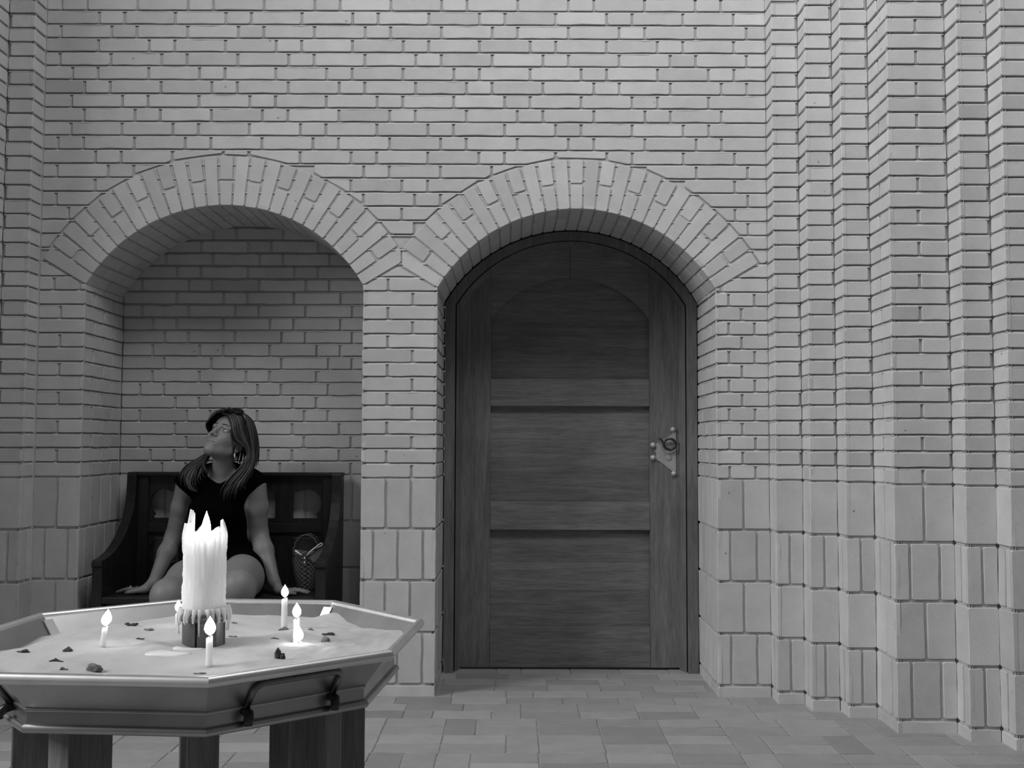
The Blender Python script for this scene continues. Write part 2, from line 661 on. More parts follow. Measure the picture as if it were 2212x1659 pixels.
# mortar above the springing, cut round the two openings
xs = [XL]
for (ax, sz), (a, b) in zip(ARCHES, openings):
    xs += [a + (b - a) * i / 40 for i in range(41)]
xs.append(XR)
def low_edge(x):
    for (ax, sz), (a, b) in zip(ARCHES, openings):
        if a - 1e-6 <= x <= b + 1e-6: return arc_z(ax, sz, ARC_R + 0.004, x)
    return 1.88
for i in range(len(xs) - 1):
    a, b = xs[i], xs[i + 1]
    if b - a < 1e-6: continue
    wb.add([(a, REC, low_edge(a)), (b, REC, low_edge(b)), (b, REC, ZTOP), (a, REC, ZTOP)], [(0, 1, 2, 3)], 1)
def wall_keep(za, zb):
    out = []
    for i in range(len(xs) - 1):
        a, b = xs[i], xs[i + 1]
        if b - a < 1e-6: continue
        if za >= max(low_edge(a), low_edge(b)):
            if out and abs(out[-1][1] - a) < 1e-9: out[-1] = (out[-1][0], b)
            else: out.append((a, b))
    return out
pointing(wb, FW, XL, XR, 1.93, ZTOP, wall_keep)
# reveals: vertical sides of niche and door opening
for i, (a, b) in enumerate(openings):
    for side, (x, N) in enumerate(((a, VX), (b, -VX))):
        U = VY if N.x > 0 else -VY
        O = Vector((x, 0, 0)) if N.x > 0 else Vector((x, DEP + 0.1 * i, 0))
        L = DEP + (0.1 if i else 0.0)
        F = (O, U, VZ, N)
        for n in courses():
            v0, v1 = vband(n)
            if v1 > ARCHES[i][1] + 0.05: break
            cuts = [0, 0.12, 0.36, L] if n % 2 == 0 else [0, 0.24, L - 0.005, L]
            if N.x < 0: cuts = [L - c for c in cuts][::-1]
            row(wb, F, cuts, v0, min(v1, ARCHES[i][1] + 0.004), jit=0.0012)
        soldier_zone(wb, F, 0, L)
        mortar_quad(wb, F, 0.0, L + 0.02 if N.x > 0 else L, -0.02, 1.9)
        pointing(wb, F, 0.004, L, -0.02, 1.84)
# back of the niche
F = (Vector((0, DEP, 0)), VX, VZ, -VY)
a, b = openings[0]
for n in courses():
    v0, v1 = vband(n)
    if v0 > 2.27: break
    zc = (v0 + v1) / 2
    czz = ARCHES[0][1] + ARC_RISE - ARC_R
    e = sqrt(max(0.01, (ARC_R + 0.01) ** 2 - max(0, v0 - czz) ** 2)) if v0 > ARCHES[0][1] else 9
    lo, hi = max(a, ARCHES[0][0] - e), min(b, ARCHES[0][0] + e)
    if hi - lo < 0.1: continue
    row(wb, F, [lo] + [q for q in monk_cuts(a, b, n + 5)[1:-1] if lo + 0.03 < q < hi - 0.03] + [hi], v0, v1)
soldier_zone(wb, F, a, b)
mortar_quad(wb, F, a - 0.02, b + 0.02, -0.02, 2.3)
pointing(wb, F, a, b, -0.02, 2.24)
structure(wb.build('wall_back', [M['brick'], M['mortar']]), 'pale grey brick back wall with an arched niche and an arched doorway')

# ---- the two brick arches (voussoir rings and their undersides)
NV = 27
for idx, (ax, sz) in enumerate(ARCHES):
    tb = MB()
    cz = sz + ARC_RISE - ARC_R
    dth = 2 * TH / NV
    def pol(r, t): return (ax + r * sin(t), cz + r * cos(t))
    for i in range(NV):
        t = -TH + dth * (i + 0.5)
        c, s = cos(t), sin(t)
        def vp(r0, r1):
            w0, w1 = 0.0255 + (r0 - ARC_R) * 0.02, 0.0255 + (r1 - ARC_R) * 0.02
            return [(ax + r0 * s - w0 * c, cz + r0 * c + w0 * s), (ax + r0 * s + w0 * c, cz + r0 * c - w0 * s),
                    (ax + r1 * s + w1 * c, cz + r1 * c - w1 * s), (ax + r1 * s - w1 * c, cz + r1 * c + w1 * s)]
        if i % 2 == 0: segs = [(ARC_R, ARC_R + RING - 0.004)]
        else: segs = [(ARC_R, ARC_R + RING / 2 - 0.008), (ARC_R + RING / 2 + 0.004, ARC_R + RING - 0.004)]
        for r0, r1 in segs:
            p = vp(r0, r1)
            if idx == 0: p = clip_half(p, 1, 0, -0.526)
            else: p = clip_half(p, -1, 0, 0.518)
            p = clip_half(clip_half(p, 1, 0, XR), -1, 0, -XL)
            brick(tb, FW, p, seg=0.06, proud=0.001)
        # underside
        L = DEP + (0.1 if idx else 0.0)
        O = Vector((ax + ARC_R * s, 0, cz + ARC_R * c))
        U, V, N = Vector((c, 0, -s)), VY, Vector((-s, 0, -c))
        w = ARC_R * dth / 2 - 0.004
        cuts = [0, 0.12, 0.36, L] if i % 2 else [0, 0.24, 0.48, L]
        for q in range(3):
            p = rect(-w, w, cuts[q] + (0.005 if q else 0), cuts[q + 1] - 0.005)
            brick(tb, (O, U, V, N), p, proud=0.001)
    # mortar bed of the ring and of the underside
    for i in range(NV * 2):
        t0, t1 = -TH + dth / 2 * i, -TH + dth / 2 * (i + 1)
        q = []
        for r, t in ((ARC_R, t0), (ARC_R, t1), (ARC_R + RING, t1), (ARC_R + RING, t0)):
            x, z = pol(r, t)
            if idx == 0: x = min(x, -0.5225)
            else: x = max(x, -0.5215)
            q.append((x, 0.0060, z))
        tb.add(q, [(0, 1, 2, 3)], 1)
        L = DEP + (0.1 if idx else 0.0) + 0.02
        x0, z0 = pol(ARC_R + 0.006, t0); x1, z1 = pol(ARC_R + 0.006, t1)
        tb.add([(x0, 0.003, z0), (x1, 0.003, z1), (x1, L, z1), (x0, L, z0)], [(0, 3, 2, 1)], 1)
    structure(tb.build('trim_%d' % (idx + 1), [M['brick'], M['mortar']]),
              ['brick arch ring over the niche', 'brick arch ring over the wooden door'][idx])

# ---- stepped pilasters on both sides
def stepped(name, x0, sgn, steps, label):
    mb = MB()
    x, y = x0, 0.0
    for k, (dep, wid) in enumerate(steps):
        # side facing the middle of the bay
        N = Vector((-sgn, 0, 0))
        if sgn > 0: F = (Vector((x, 0, 0)), -VY, VZ, N); u0, u1 = -y, -y + dep
        else: F = (Vector((x, 0, 0)), VY, VZ, N); u0, u1 = y - dep, y
        for n in courses():
            v0, v1 = vband(n)
            if dep > 0.2 and n % 2 == 0: cuts = [u0, (u0 + u1) / 2, u1]
            else: cuts = [u0, u1]
            row(mb, F, cuts, v0, v1, jit=0.0007)
        soldier_zone(mb, F, u0, u1)
        mortar_quad(mb, F, u0 - (0.015 if sgn > 0 else 0.0), u1 + (0.0 if sgn > 0 else 0.015), -0.02, ZTOP)
        pointing(mb, F, u0, u1 - .003, -0.02, ZTOP)
        y -= dep
        # face toward the room
        F = (Vector((0, y, 0)), VX, VZ, -VY)
        a, b = (x, x + wid) if sgn > 0 else (x - wid, x)
        for n in courses():
            v0, v1 = vband(n)
            j = 0.011 if n % 2 else 0.0
            aa, bb = (a, b - j) if sgn > 0 else (a + j, b)
            cuts = [aa, (a + b) / 2, bb] if (wid > 0.2 and n % 2 == 0) else [aa, bb]
            row(mb, F, cuts, v0, v1, jit=0.0007)
        soldier_zone(mb, F, a, b)
        mortar_quad(mb, F, a - (0.0 if sgn > 0 else 0.015), b + (0.015 if sgn > 0 else 0.0), -0.02, ZTOP)
        pointing(mb, F, a + .003, b - .003, -0.02, ZTOP)
        x += sgn * wid
    structure(mb.build(name, [M['brick'], M['mortar']]), label)

stepped('wall_right', XR, 1, [(.12, .12), (.12, .12), (.12, .12), (.24, .24), (.12, .12), (.12, .12), (.12, .12), (.24, .24), (.12, .12), (.12, .12)],
        'stepped brick pilasters right of the door')
stepped('wall_left', XL, -1, [(.12, .12), (.12, .12), (.12, .12), (.24, .24), (.12, .12), (.12, .12), (.12, .12), (.24, .24), (.12, .12), (.12, .12)],
        'stepped brick pilasters left of the niche')

# ---- floor of flat bricks
fb = MB()
FF = (O0, VX, VY, VZ)
def paver(x0, x1, y0, y1):
    t = RND.gauss(0, .55) + (0.8 if RND.random() < 0.10 else 0)
    brick(fb, FF, rect(x0 + .003, x1 - .003, y0 + .003, y1 - .003), depth=0.006, jit=0.0012, cut=0.004, bev=0.002,
          tone=max(-1.3, min(1.6, t)), seg=0.09, proud=0.0006)
ry = -0.017 + 0.125 * 5
while ry > -4.4:
    x = -3.4 - RND.choice([0, 0.06, 0.12, 0.18])
    if ry > -0.3:                       # single courses in the doorway
        while x < 3.4:
            w = 0.25 if RND.random() > 0.16 else 0.125
            paver(x, x + w, ry - 0.125, ry); x += w
        ry -= 0.125
    else:                               # farther out pairs of bricks are turned now and then
        off = RND.choice([0, 0.125])
        a = x
        while x < 3.4:
            if RND.random() < 0.26:
                paver(x, x + .125, ry - .25, ry); x += .125
            else:
                n_ = RND.choice([1, 1, 2])
                paver(x, x + .25, ry - .125, ry); paver(x, x + .25, ry - .25, ry - .125)
                x += .25
        ry -= 0.25
fb.add([(-3.8, -4.6, -0.0022), (3.8, -4.6, -0.0022), (3.8, 0.7, -0.0022), (-3.8, 0.7, -0.0022)], [(0, 1, 2, 3)], 1)
structure(fb.build('floor', [M['paver'], M['grout']]), 'floor of flat grey bricks')

# ------------------------------------------------------------------ the door
DX, DSZ = 0.296, 1.874          # centre line, springing of the opening

def arch_poly(cx, half, zs, rise, z0, n=28):
    """outline: straight sides from z0 up to zs, then a segmental arch"""
    R = (half * half + rise * rise) / (2 * rise)
    cz = zs + rise - R
    th = math.asin(half / R)
    pts = [(cx - half, z0), (cx + half, z0)]
    for i in range(n + 1):
        t = th - 2 * th * i / n
        pts.append((cx + R * sin(t), cz + R * cos(t)))
    return pts

def arch_line(cx, half, zs, rise, x):
    R = (half * half + rise * rise) / (2 * rise)
    return zs + rise - R + sqrt(max(0, R * R - (x - cx) ** 2))

def arch_band(mb, cx, h0, zs0, r0, h1, zs1, r1, y0, y1, z0, n=28, mat=0, y0_in=None):
    """frame between an outer arch outline (h0...) and an inner one (h1...)"""
    A = arch_poly(cx, h0, zs0, r0, z0, n); B = arch_poly(cx, h1, zs1, r1, z0, n)
    oa = [A[1]] + A[2:] + [A[0]]; ob = [B[1]] + B[2:] + [B[0]]
    k = len(oa)
    yi = y0 if y0_in is None else y0_in
    vs = [(p[0], y, p[1]) for (ya, yb) in ((y0, yi), (y1, y1)) for l, y in ((oa, ya), (ob, yb)) for p in l]
    fs = []
    for i in range(k - 1):
        a, b, c, d = i, i + 1, k + i + 1, k + i
        fs.append((a, b, c, d))
        fs.append((a, a + 2 * k, b + 2 * k, b))
        fs.append((d, c, c + 2 * k, d + 2 * k))
        fs.append((a + 2 * k, d + 2 * k, c + 2 * k, b + 2 * k))
    fs.append((0, k, 3 * k, 2 * k)); fs.append((k - 1, 3 * k - 1, 4 * k - 1, 2 * k - 1))
    mb.add(vs, fs, mat)

door = empty('door_1', (DX, 0.6, 0))
structure(door, 'dark oak plank door with an arched top in the right hand brick arch', 'door')
mb = MB(); arch_band(mb, DX, 0.643, DSZ - 0.005, 0.372, 0.592, DSZ - 0.012, 0.336, 0.496, 0.66, 0.0)
fr = mb.build('door_frame', [M['door_v']], door)
mb = MB(); arch_band(mb, DX, 0.586, DSZ - 0.014, 0.334, 0.560, DSZ - 0.02, 0.314, 0.518, 0.66, 0.0, y0_in=0.584)
mb.build('frame_bead', [M['door_v']], fr)
mb = MB(); arch_band(mb, DX, 0.595, DSZ - 0.010, 0.340, 0.585, DSZ - 0.015, 0.331, 0.545, 0.66, 0.0)
mb.build('frame_groove', [M['wick']], fr)

LH, LZS, LR_ = 0.566, 1.853, 0.318      # leaf half width, springing, rise
YF, YP = 0.585, 0.615                   # front of the frame members, front of the panels
SI = 0.412                              # inner edge of stiles from the centre line
def leaf_top(x): return arch_line(DX, LH, LZS, LR_, x)

def arc_top_poly(x0, x1, z0, n=16):
    return [(x0, z0), (x1, z0)] + [(x1 + (x0 - x1) * i / n, leaf_top(x1 + (x0 - x1) * i / n)) for i in range(n + 1)]

for a, b in ((-LH, -SI), (SI, LH)):
    mb = MB(); mb.prism(arc_top_poly(DX + a, DX + b, 0.012), YF, 0.64, tone=RND.uniform(-.4, .4)); mb.build('stile', [M['door_v']], door)
# arched top rail in two pieces meeting at the crown
def inner_arc(x): return arch_line(DX, SI, 1.796, 0.219, x)
for a, b in ((-SI + .001, -.0012), (.0012, SI - .001)):
    n = 16
    xs_ = [DX + a + (b - a) * i / n for i in range(n + 1)]
    p = [(x, inner_arc(x)) for x in xs_] + [(x, leaf_top(x)) for x in reversed(xs_)]
    mb = MB(); mb.prism(p, YF, 0.64); mb.build('top_rail', [M['door_h']], door)
for z0, z1, nm in ((1.346, 1.486, 'middle_rail'), (0.709, 0.852, 'lock_rail'), (0.012, 0.214, 'bottom_rail')):
    mb = MB(); mb.box((DX - SI + .001, YF, z0), (DX + SI - .001, 0.64, z1), bev=0.002, tone=RND.uniform(-.3, .6)); mb.build(nm, [M['door_h']], door)
# panels
n = 20
xs_ = [DX - SI - .02 + (2 * SI + .04) * i / n for i in range(n + 1)]
mb = MB(); mb.prism([(DX - SI - .02, 1.47), (DX + SI + .02, 1.47)] + [(x, min(inner_arc(x), 2.03) + 0.02) for x in reversed(xs_)], YP, 0.635, tone=-.5)
mb.build('panel', [M['door_h']], door)
for z0, z1 in ((0.84, 1.36), (0.2, 0.72)):
    mb = MB()
    zz = z0
    for f in (0.38, 0.66, 1.0):                      # glued boards
        ze = z0 + (z1 - z0) * f
        mb.box((DX - SI - .02, YP + RND.uniform(0, .0015), zz), (DX + SI + .02, 0.635, ze - 0.0006), tone=RND.uniform(-.4, .4)); zz = ze
    mb.build('panel', [M['door_h']], door)
# lock plate with studs, ring handle and keyhole cover
YK = YF - 0.004
P = [(.842, 1.214), (.842, 1.012), (.826, 1.010), (.757, 1.064), (.746, 1.066), (.738, 1.078), (.742, 1.106), (.734, 1.113), (.742, 1.122), (.738, 1.148), (.748, 1.160), (.757, 1.160),
     (.778, 1.176), (.797, 1.185), (.822, 1.203), (.826, 1.214)]
mb = MB(); mb.prism(P, YK, YF + 0.002)
pl = mb.build('lock_plate', [M['iron']], door)
pl['label'] = 'pale iron lock plate with four round studs'
for (x, z) in ((.829, 1.226), (.725, 1.146), (.725, 1.081), (.832, 0.999)):
    mb = MB()
    mb.lathe([(.0145, 0), (.0145, .004), (.0125, .0065), (.012, .0065), (.0115, .011), (.008, .0155), (.001, .017)], 20)
    for i, p in enumerate(mb.v): mb.v[i] = (x + p[0], YF - p[2], z + p[1])
    mb.build('stud', [M['iron']], pl)
mb = MB()
c = Vector((.804, YK - 0.012, 1.155))
ring = [c + Vector((cos(t) * .030 + .008, -.006 * sin(t) - .004, sin(t) * .026)) for t in [2 * pi * i / 24 + 2.2 for i in range(20)]]
ring = [c + Vector((-.055, -.004, .026)), c + Vector((-.042, -.006, .024)), c + Vector((-.035, -.006, .012))] + \
       [c + Vector((cos(t) * .030 + .004, -.008, sin(t) * .028 - .004)) for t in [pi * 1.0 + 2.15 * pi * i / 22 for i in range(23)]]
mb.tube(ring, [.004, .0055, .006] + [.0068] * 15 + [.006] * 5 + [.005, .0045, .004], 10)
mb.build('ring_handle', [M['dark_iron']], pl)
mb = MB()
mb.lathe([(.014, 0), (.014, .003), (.012, .0042), (.002, .0046)], 20)
for i, p in enumerate(mb.v): mb.v[i] = (.806 + p[0], YK - p[2], 1.083 + p[1] * 1.15)
mb.lathe([(.004, 0), (.004, .006), (.001, .007)], 10, (0, 0, 0))
k = len(mb.v) - 30
for i in range(k, len(mb.v)): p = mb.v[i]; mb.v[i] = (.803 + p[0], YK - p[2], 1.103 + p[1])
mb.build('keyhole_cover', [M['iron']], pl)

# ------------------------------------------------------------------ oak bench in the niche
BX0, BX1 = -1.912, -0.850
SEAT_Z = 0.447
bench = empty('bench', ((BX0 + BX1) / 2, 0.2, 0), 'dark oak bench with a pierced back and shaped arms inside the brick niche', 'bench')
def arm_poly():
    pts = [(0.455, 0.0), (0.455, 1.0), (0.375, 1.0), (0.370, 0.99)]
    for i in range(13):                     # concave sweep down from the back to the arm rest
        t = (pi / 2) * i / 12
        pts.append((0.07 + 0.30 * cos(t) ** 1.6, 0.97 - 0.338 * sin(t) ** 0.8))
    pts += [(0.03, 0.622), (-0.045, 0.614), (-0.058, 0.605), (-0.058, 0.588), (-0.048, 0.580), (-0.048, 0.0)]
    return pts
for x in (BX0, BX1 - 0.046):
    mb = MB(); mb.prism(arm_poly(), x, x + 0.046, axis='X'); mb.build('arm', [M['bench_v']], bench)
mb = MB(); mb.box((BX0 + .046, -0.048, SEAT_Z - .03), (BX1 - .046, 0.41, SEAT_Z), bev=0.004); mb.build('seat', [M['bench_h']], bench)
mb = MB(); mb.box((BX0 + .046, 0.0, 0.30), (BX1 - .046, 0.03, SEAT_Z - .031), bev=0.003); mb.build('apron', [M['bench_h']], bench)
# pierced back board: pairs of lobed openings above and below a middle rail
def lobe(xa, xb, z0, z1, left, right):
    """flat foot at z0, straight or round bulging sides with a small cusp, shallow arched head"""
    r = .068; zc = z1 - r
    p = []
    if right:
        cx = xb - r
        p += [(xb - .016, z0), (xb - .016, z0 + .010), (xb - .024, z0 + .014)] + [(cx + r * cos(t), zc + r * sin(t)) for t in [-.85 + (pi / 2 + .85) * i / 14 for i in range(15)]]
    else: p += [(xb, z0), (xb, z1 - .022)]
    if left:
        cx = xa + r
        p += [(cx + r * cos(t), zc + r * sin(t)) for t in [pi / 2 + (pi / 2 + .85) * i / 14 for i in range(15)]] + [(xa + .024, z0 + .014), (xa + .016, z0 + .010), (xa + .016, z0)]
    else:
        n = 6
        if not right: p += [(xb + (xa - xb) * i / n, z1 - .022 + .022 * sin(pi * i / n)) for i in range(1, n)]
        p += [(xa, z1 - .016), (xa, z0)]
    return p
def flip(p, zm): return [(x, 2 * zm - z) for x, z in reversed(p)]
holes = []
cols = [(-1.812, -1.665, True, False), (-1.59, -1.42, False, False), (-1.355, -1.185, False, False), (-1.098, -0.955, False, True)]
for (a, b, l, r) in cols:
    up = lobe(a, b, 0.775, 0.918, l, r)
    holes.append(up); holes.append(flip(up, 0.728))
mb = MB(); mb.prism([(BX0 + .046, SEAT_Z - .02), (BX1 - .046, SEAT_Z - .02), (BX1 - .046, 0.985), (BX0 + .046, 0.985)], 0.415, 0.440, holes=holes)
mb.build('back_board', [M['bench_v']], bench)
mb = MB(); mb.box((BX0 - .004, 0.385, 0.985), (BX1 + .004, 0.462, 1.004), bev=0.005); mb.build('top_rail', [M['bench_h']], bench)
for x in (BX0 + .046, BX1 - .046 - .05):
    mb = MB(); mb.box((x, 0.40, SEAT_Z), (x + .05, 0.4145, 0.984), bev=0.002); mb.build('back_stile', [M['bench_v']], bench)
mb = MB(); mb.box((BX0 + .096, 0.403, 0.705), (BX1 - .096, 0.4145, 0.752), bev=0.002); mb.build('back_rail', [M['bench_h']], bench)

# ------------------------------------------------------------------ woven bag on the bench
bag = empty('woven_bag', (-0.985, 0.22, SEAT_Z), 'dark woven bag with pale zigzag lines and two handles standing on the bench', 'bag')
me = bpy.data.meshes.new('bag_body'); bm = bmesh.new(); uvl = bm.loops.layers.uv.new('UVMap')
segs, rows_ = 40, 14
grid = []
for j in range(rows_ + 1):
    v = j / rows_
    z = v * 0.185
    rx = 0.052 + 0.014 * v + 0.006 * sin(v * pi); ry_ = 0.046 - 0.006 * v
    line = []
    for i in range(segs):
        t = 2 * pi * i / segs
        cc, ss = cos(t), sin(t)
        e = 0.62
        x = rx * math.copysign(abs(cc) ** e, cc); y = ry_ * math.copysign(abs(ss) ** e, ss)
        dip = -0.012 * v ** 3 * cc * 0.4 + 0.004 * sin(3 * t) * v
        line.append(bm.verts.new((x, y, z + dip)))
    grid.append(line)
for j in range(rows_):
    for i in range(segs):
        k = (i + 1) % segs
        f = bm.faces.new((grid[j][i], grid[j][k], grid[j + 1][k], grid[j + 1][i])); f.smooth = True
        for lp, (a, b) in zip(f.loops, ((i, j), (i + 1, j), (i + 1, j + 1), (i, j + 1))):
            lp[uvl].uv = (a / segs, b / rows_)
bm.faces.new(list(reversed(grid[0])))
inner = [bm.verts.new((v.co.x * .93, v.co.y * .93, v.co.z - .004)) for v in grid[-1]]
low = [bm.verts.new((v.co.x * .85, v.co.y * .85, v.co.z - .07)) for v in grid[-1]]
for i in range(segs):
    k = (i + 1) % segs
    bm.faces.new((grid[-1][i], grid[-1][k], inner[k], inner[i])); bm.faces.new((inner[i], inner[k], low[k], low[i]))
bm.faces.new(low)
bm.to_mesh(me); bm.free(); me.materials.append(M['weave'])
o = bpy.data.objects.new('body', me); COL.objects.link(o); o.parent = bag
for (sy) in (-1, 1):
    mb = MB()
    pts = []
    for i in range(25):
        t = pi * i / 24
        w = 0.004 * sin(i * 2.6)
        pts.append((-.985 - .060 * cos(t) ** 1 * (1 if abs(cos(t)) < 2 else 1) + w, .22 + sy * .03, SEAT_Z + .16 + .105 * sin(t) ** .7))
    mb.tube(pts, 0.0042, 6); h = mb.build('handle', [M['dark_iron'] if sy > 0 else M['stub']], bag)
mb = MB()
loop = [(-.975, .168, SEAT_Z + .172), (-.958, .160, SEAT_Z + .190), (-.938, .156, SEAT_Z + .207), (-.920, .155, SEAT_Z + .222), (-.905, .156, SEAT_Z + .231), (-.899, .157, SEAT_Z + .226), (-.906, .158, SEAT_Z + .219),
        (-.922, .159, SEAT_Z + .211), (-.94, .160, SEAT_Z + .202), (-.957, .164, SEAT_Z + .187)]
mb.tube(loop, [.0045, .004, .003, .0022, .0022, .0022, .0022, .0022, .003, .004], 8)
mb.tube([(-1.033, .172, SEAT_Z + .193), (-1.022, .170, SEAT_Z + .186), (-1.008, .168, SEAT_Z + .176), (-.997, .167, SEAT_Z + .170)], [.004, .005, .0035, .002], 8)
mb.build('drawstring', [M['cord']], bag)['label'] = 'pale cord loops at the mouth of the bag'
mb = MB()
for z in (.158, .137): mb.lathe([(.001, -.004), (.004, -.002), (.0045, .001), (.003, .004), (.001, .005)], 10, (-.986, .165, SEAT_Z + z))
mb.build('bead', [M['pearl']], bag)
mb = MB()     # folded flap leaning out at the right
fl = [(-.968, .172, SEAT_Z + .165), (-.935, .166, SEAT_Z + .195), (-.902, .166, SEAT_Z + .222), (-.9, .17, SEAT_Z + .19), (-.917, .172, SEAT_Z + .155), (-.945, .173, SEAT_Z + .135)]
mb.add(fl + [(x, y + .012, z) for x, y, z in fl], [(0, 1, 2, 3, 4, 5), (11, 10, 9, 8, 7, 6)] + [(i, (i + 1) % 6, (i + 1) % 6 + 6, i + 6) for i in range(6)])
mb.build('flap', [M['weave']], bag)

# ------------------------------------------------------------------ brass sand table
TC = Vector((-0.549, -3.057, 0)); TR = 0.398; RIM_Z = 0.8185
ANG = [radians(63.3 - 45 * i) for i in range(8)]
def oct_pt(i, r, z): a = ANG[i % 8]; return Vector((TC.x + r * cos(a), TC.y + r * sin(a), z))

def oct_loft(mb, prof, mat=0, tone=0, smooth=False):
    """profile [(circumradius, z)] carried round the octagon, every side with its own vertices"""
    for i in range(8):
        vs = []
        for r, z in prof: vs += [oct_pt(i, r, z), oct_pt(i + 1, r, z)]
        fs = [(2 * k, 2 * k + 1, 2 * k + 3, 2 * k + 2) for k in range(len(prof) - 1)]
        mb.add(vs, fs, mat, tone, smooth)

stand = empty('sand_table', (TC.x, TC.y, 0), 'octagonal tarnished brass table on wooden legs holding candles in sand', 'candle table')
mb = MB()
oct_loft(mb, [(TR - .004, RIM_Z), (TR - .010, RIM_Z - .010), (0.351, 0.764), (0.349, 0.7615), (0.350, 0.738), (0.34, 0.736), (0.05, 0.735)])
oct_loft(mb, [(0.05, 0.737), (0.335, 0.737), (0.345, 0.765), (TR - .012, RIM_Z - .002), (TR - .004, RIM_Z)])
basin = mb.build('basin', [M['brass']], stand)
mb = MB()
oct_loft(mb, [(TR + .0085 * cos(t) - .001, RIM_Z - .002 + .0085 * sin(t)) for t in [2 * pi * k / 14 for k in range(15)]], smooth=True)
mb.build('rim', [M['bright']], stand)
mb = MB()
oct_loft(mb, [(0.352 + .0065 * cos(t), 0.736 + .0065 * sin(t)) for t in [2 * pi * k / 12 for k in range(13)]], smooth=True)
oct_loft(mb, [(0.351, 0.7655), (0.354, 0.7635), (0.351, 0.760)], smooth=True)
mb.build('moulding', [M['brass']], stand)
for i in range(8):          # bright strips added to stand for reflections in the inner corners
    mb = MB()
    p = oct_pt(i, 1, 0) - TC; p.normalize(); q = Vector((-p.y, p.x, 0))
    A = TC + p * (TR - .017) + Vector((0, 0, RIM_Z - .006)); B = TC + p * (0.345) + Vector((0, 0, 0.768))
    inn = -p * .0035 + Vector((0, 0, .001))
    vs = [A + q * .010 - p * .002, A - q * .010 - p * .002, B - q * .010 - p * .002, B + q * .010 - p * .002]
    vs2 = [v + inn for v in vs]
    mb.add(vs + vs2, [(4, 5, 6, 7), (0, 1, 5, 4), (1, 2, 6, 5), (2, 3, 7, 6), (3, 0, 4, 7), (3, 2, 1, 0)])
    mb.build('corner_glint', [M['bright']], stand)
# carrying handles: one on the near right side, one on the near left side and their opposites
for side in (2, 4, 6, 0):
    A = oct_pt(side, 1, 0) - TC; B = oct_pt(side + 1, 1, 0) - TC
    n = ((A + B) / 2).normalized(); t = (B - A).normalized()
    ap = cos(pi / 8)
    def hp(u, out, z): return TC + n * out + t * u + Vector((0, 0, z))
    w = 0.073
    face = lambda z: ap * (0.350 + (TR - .010 - .350) * max(0, (z - .7625)) / (RIM_Z - .010 - .7625)) + .0045
    pts = [hp(-w, face(.7625) + .001, .7625), hp(-w, face(.785), .785)]
    for k in range(7): a = pi / 2 * k / 6; pts.append(hp(-w + .016 * (1 - cos(a)), face(.788 + .014 * sin(a)), .788 + .014 * sin(a)))
    for k in range(7): a = pi / 2 * (1 - k / 6); pts.append(hp(w - .016 * (1 - cos(a)), face(.788 + .014 * sin(a)), .788 + .014 * sin(a)))
    pts += [hp(w, face(.785), .785), hp(w, face(.7625) + .001, .7625)]
    mb = MB(); mb.tube(pts, .0048, 10); hd = mb.build('handle', [M['old_brass']], stand)
    for u in (-w, w):
        mb = MB()
        mb.tube([hp(u, ap * .350 + .001, .757), hp(u, ap * .350 + .012, .755), hp(u + .004, ap * .350 + .019, .748), hp(u + .004, ap * .350 + .019, .740)], [.007, .0075, .0075, .006], 8)
        mb.build('bracket', [M['dark_iron']], hd)
# wooden legs: eight upright planks set radially under the corners
for i in range(8):
    a = ANG[i]
    R_ = Matrix.Translation((TC.x, TC.y, 0)) @ Matrix.Rotation(a, 4, 'Z')
    mb = MB(); mb.box((0.222, -0.0225, 0.0), (0.292, 0.0225, 0.734), bev=0.003, M=R_, tone=RND.uniform(-.4, .4)); mb.build('leg', [M['stand']], stand)

# ---- sand bed
from mathutils import noise as mnoise
def sand_h(x, y):
    d = Vector((x - TC.x, y - TC.y, 0))
    z = 0.800 + 0.007 * mnoise.noise(Vector((x * 9, y * 9, 1.3))) + 0.003 * mnoise.noise(Vector((x * 26, y * 26, 4.1)))
    a = max((d.x * cos(m) + d.y * sin(m)) for m in [radians(63.3 - 22.5 - 45 * i) for i in range(8)])   # apothem distance
    back = max(0.0, d.y / 0.38)
    z -= 0.012 * max(0, (a - 0.2) / 0.17) ** 2 * back
    left = max(0.0, (-d.x - 0.15) / 0.25)
    z -= 0.02 * left * max(0, (a - 0.24) / 0.13)
    z += 0.010 * math.exp(-((x + .36) ** 2 + (y + 2.745) ** 2) / .0012)     # little heap at the far right corner
    rr = hypot(x + .375, y + 3.046)
    z += 0.004 * max(0, -d.y / .37) 
    z += .0016 * mnoise.noise(Vector((x * 60, y * 60, 9.0))) * (1.0 if x > -.42 else .45)
    if x > -.40: z -= .0022 * max(0, mnoise.noise(Vector((x * 38, y * 38, 2.0)))) 
    z += .0035 * math.exp(-((x + .62 + (y + 3.08) * .8) ** 2) / .0006) * math.exp(-((y + 3.08) ** 2) / .004)
    # swirl left by a finger in front of the holder
    z += 0.004 * math.exp(-((x + .62) ** 2 + (y + 3.17) ** 2) / .004)
    return z
mb = MB()
NR, NT = 96, 192
vs = [(TC.x, TC.y, sand_h(TC.x, TC.y))]; fs = []
for r in range(1, NR + 1):
    for t in range(NT):
        a = 2 * pi * t / NT
        k = ((a - ANG[0]) % (pi / 4)) - pi / 8
        rad = (0.384 * cos(pi / 8) / cos(k)) * r / NR
        x, y = TC.x + rad * cos(a), TC.y + rad * sin(a)
        z = sand_h(x, y)
        lim = 0.345 + (TR - .012 - .345) * (z - .768) / (RIM_Z - .768) - .002
        s = min(1.0, (lim * cos(pi / 8) / cos(k)) / rad) if r == NR else 1.0
        vs.append((TC.x + (x - TC.x) * s, TC.y + (y - TC.y) * s, z))
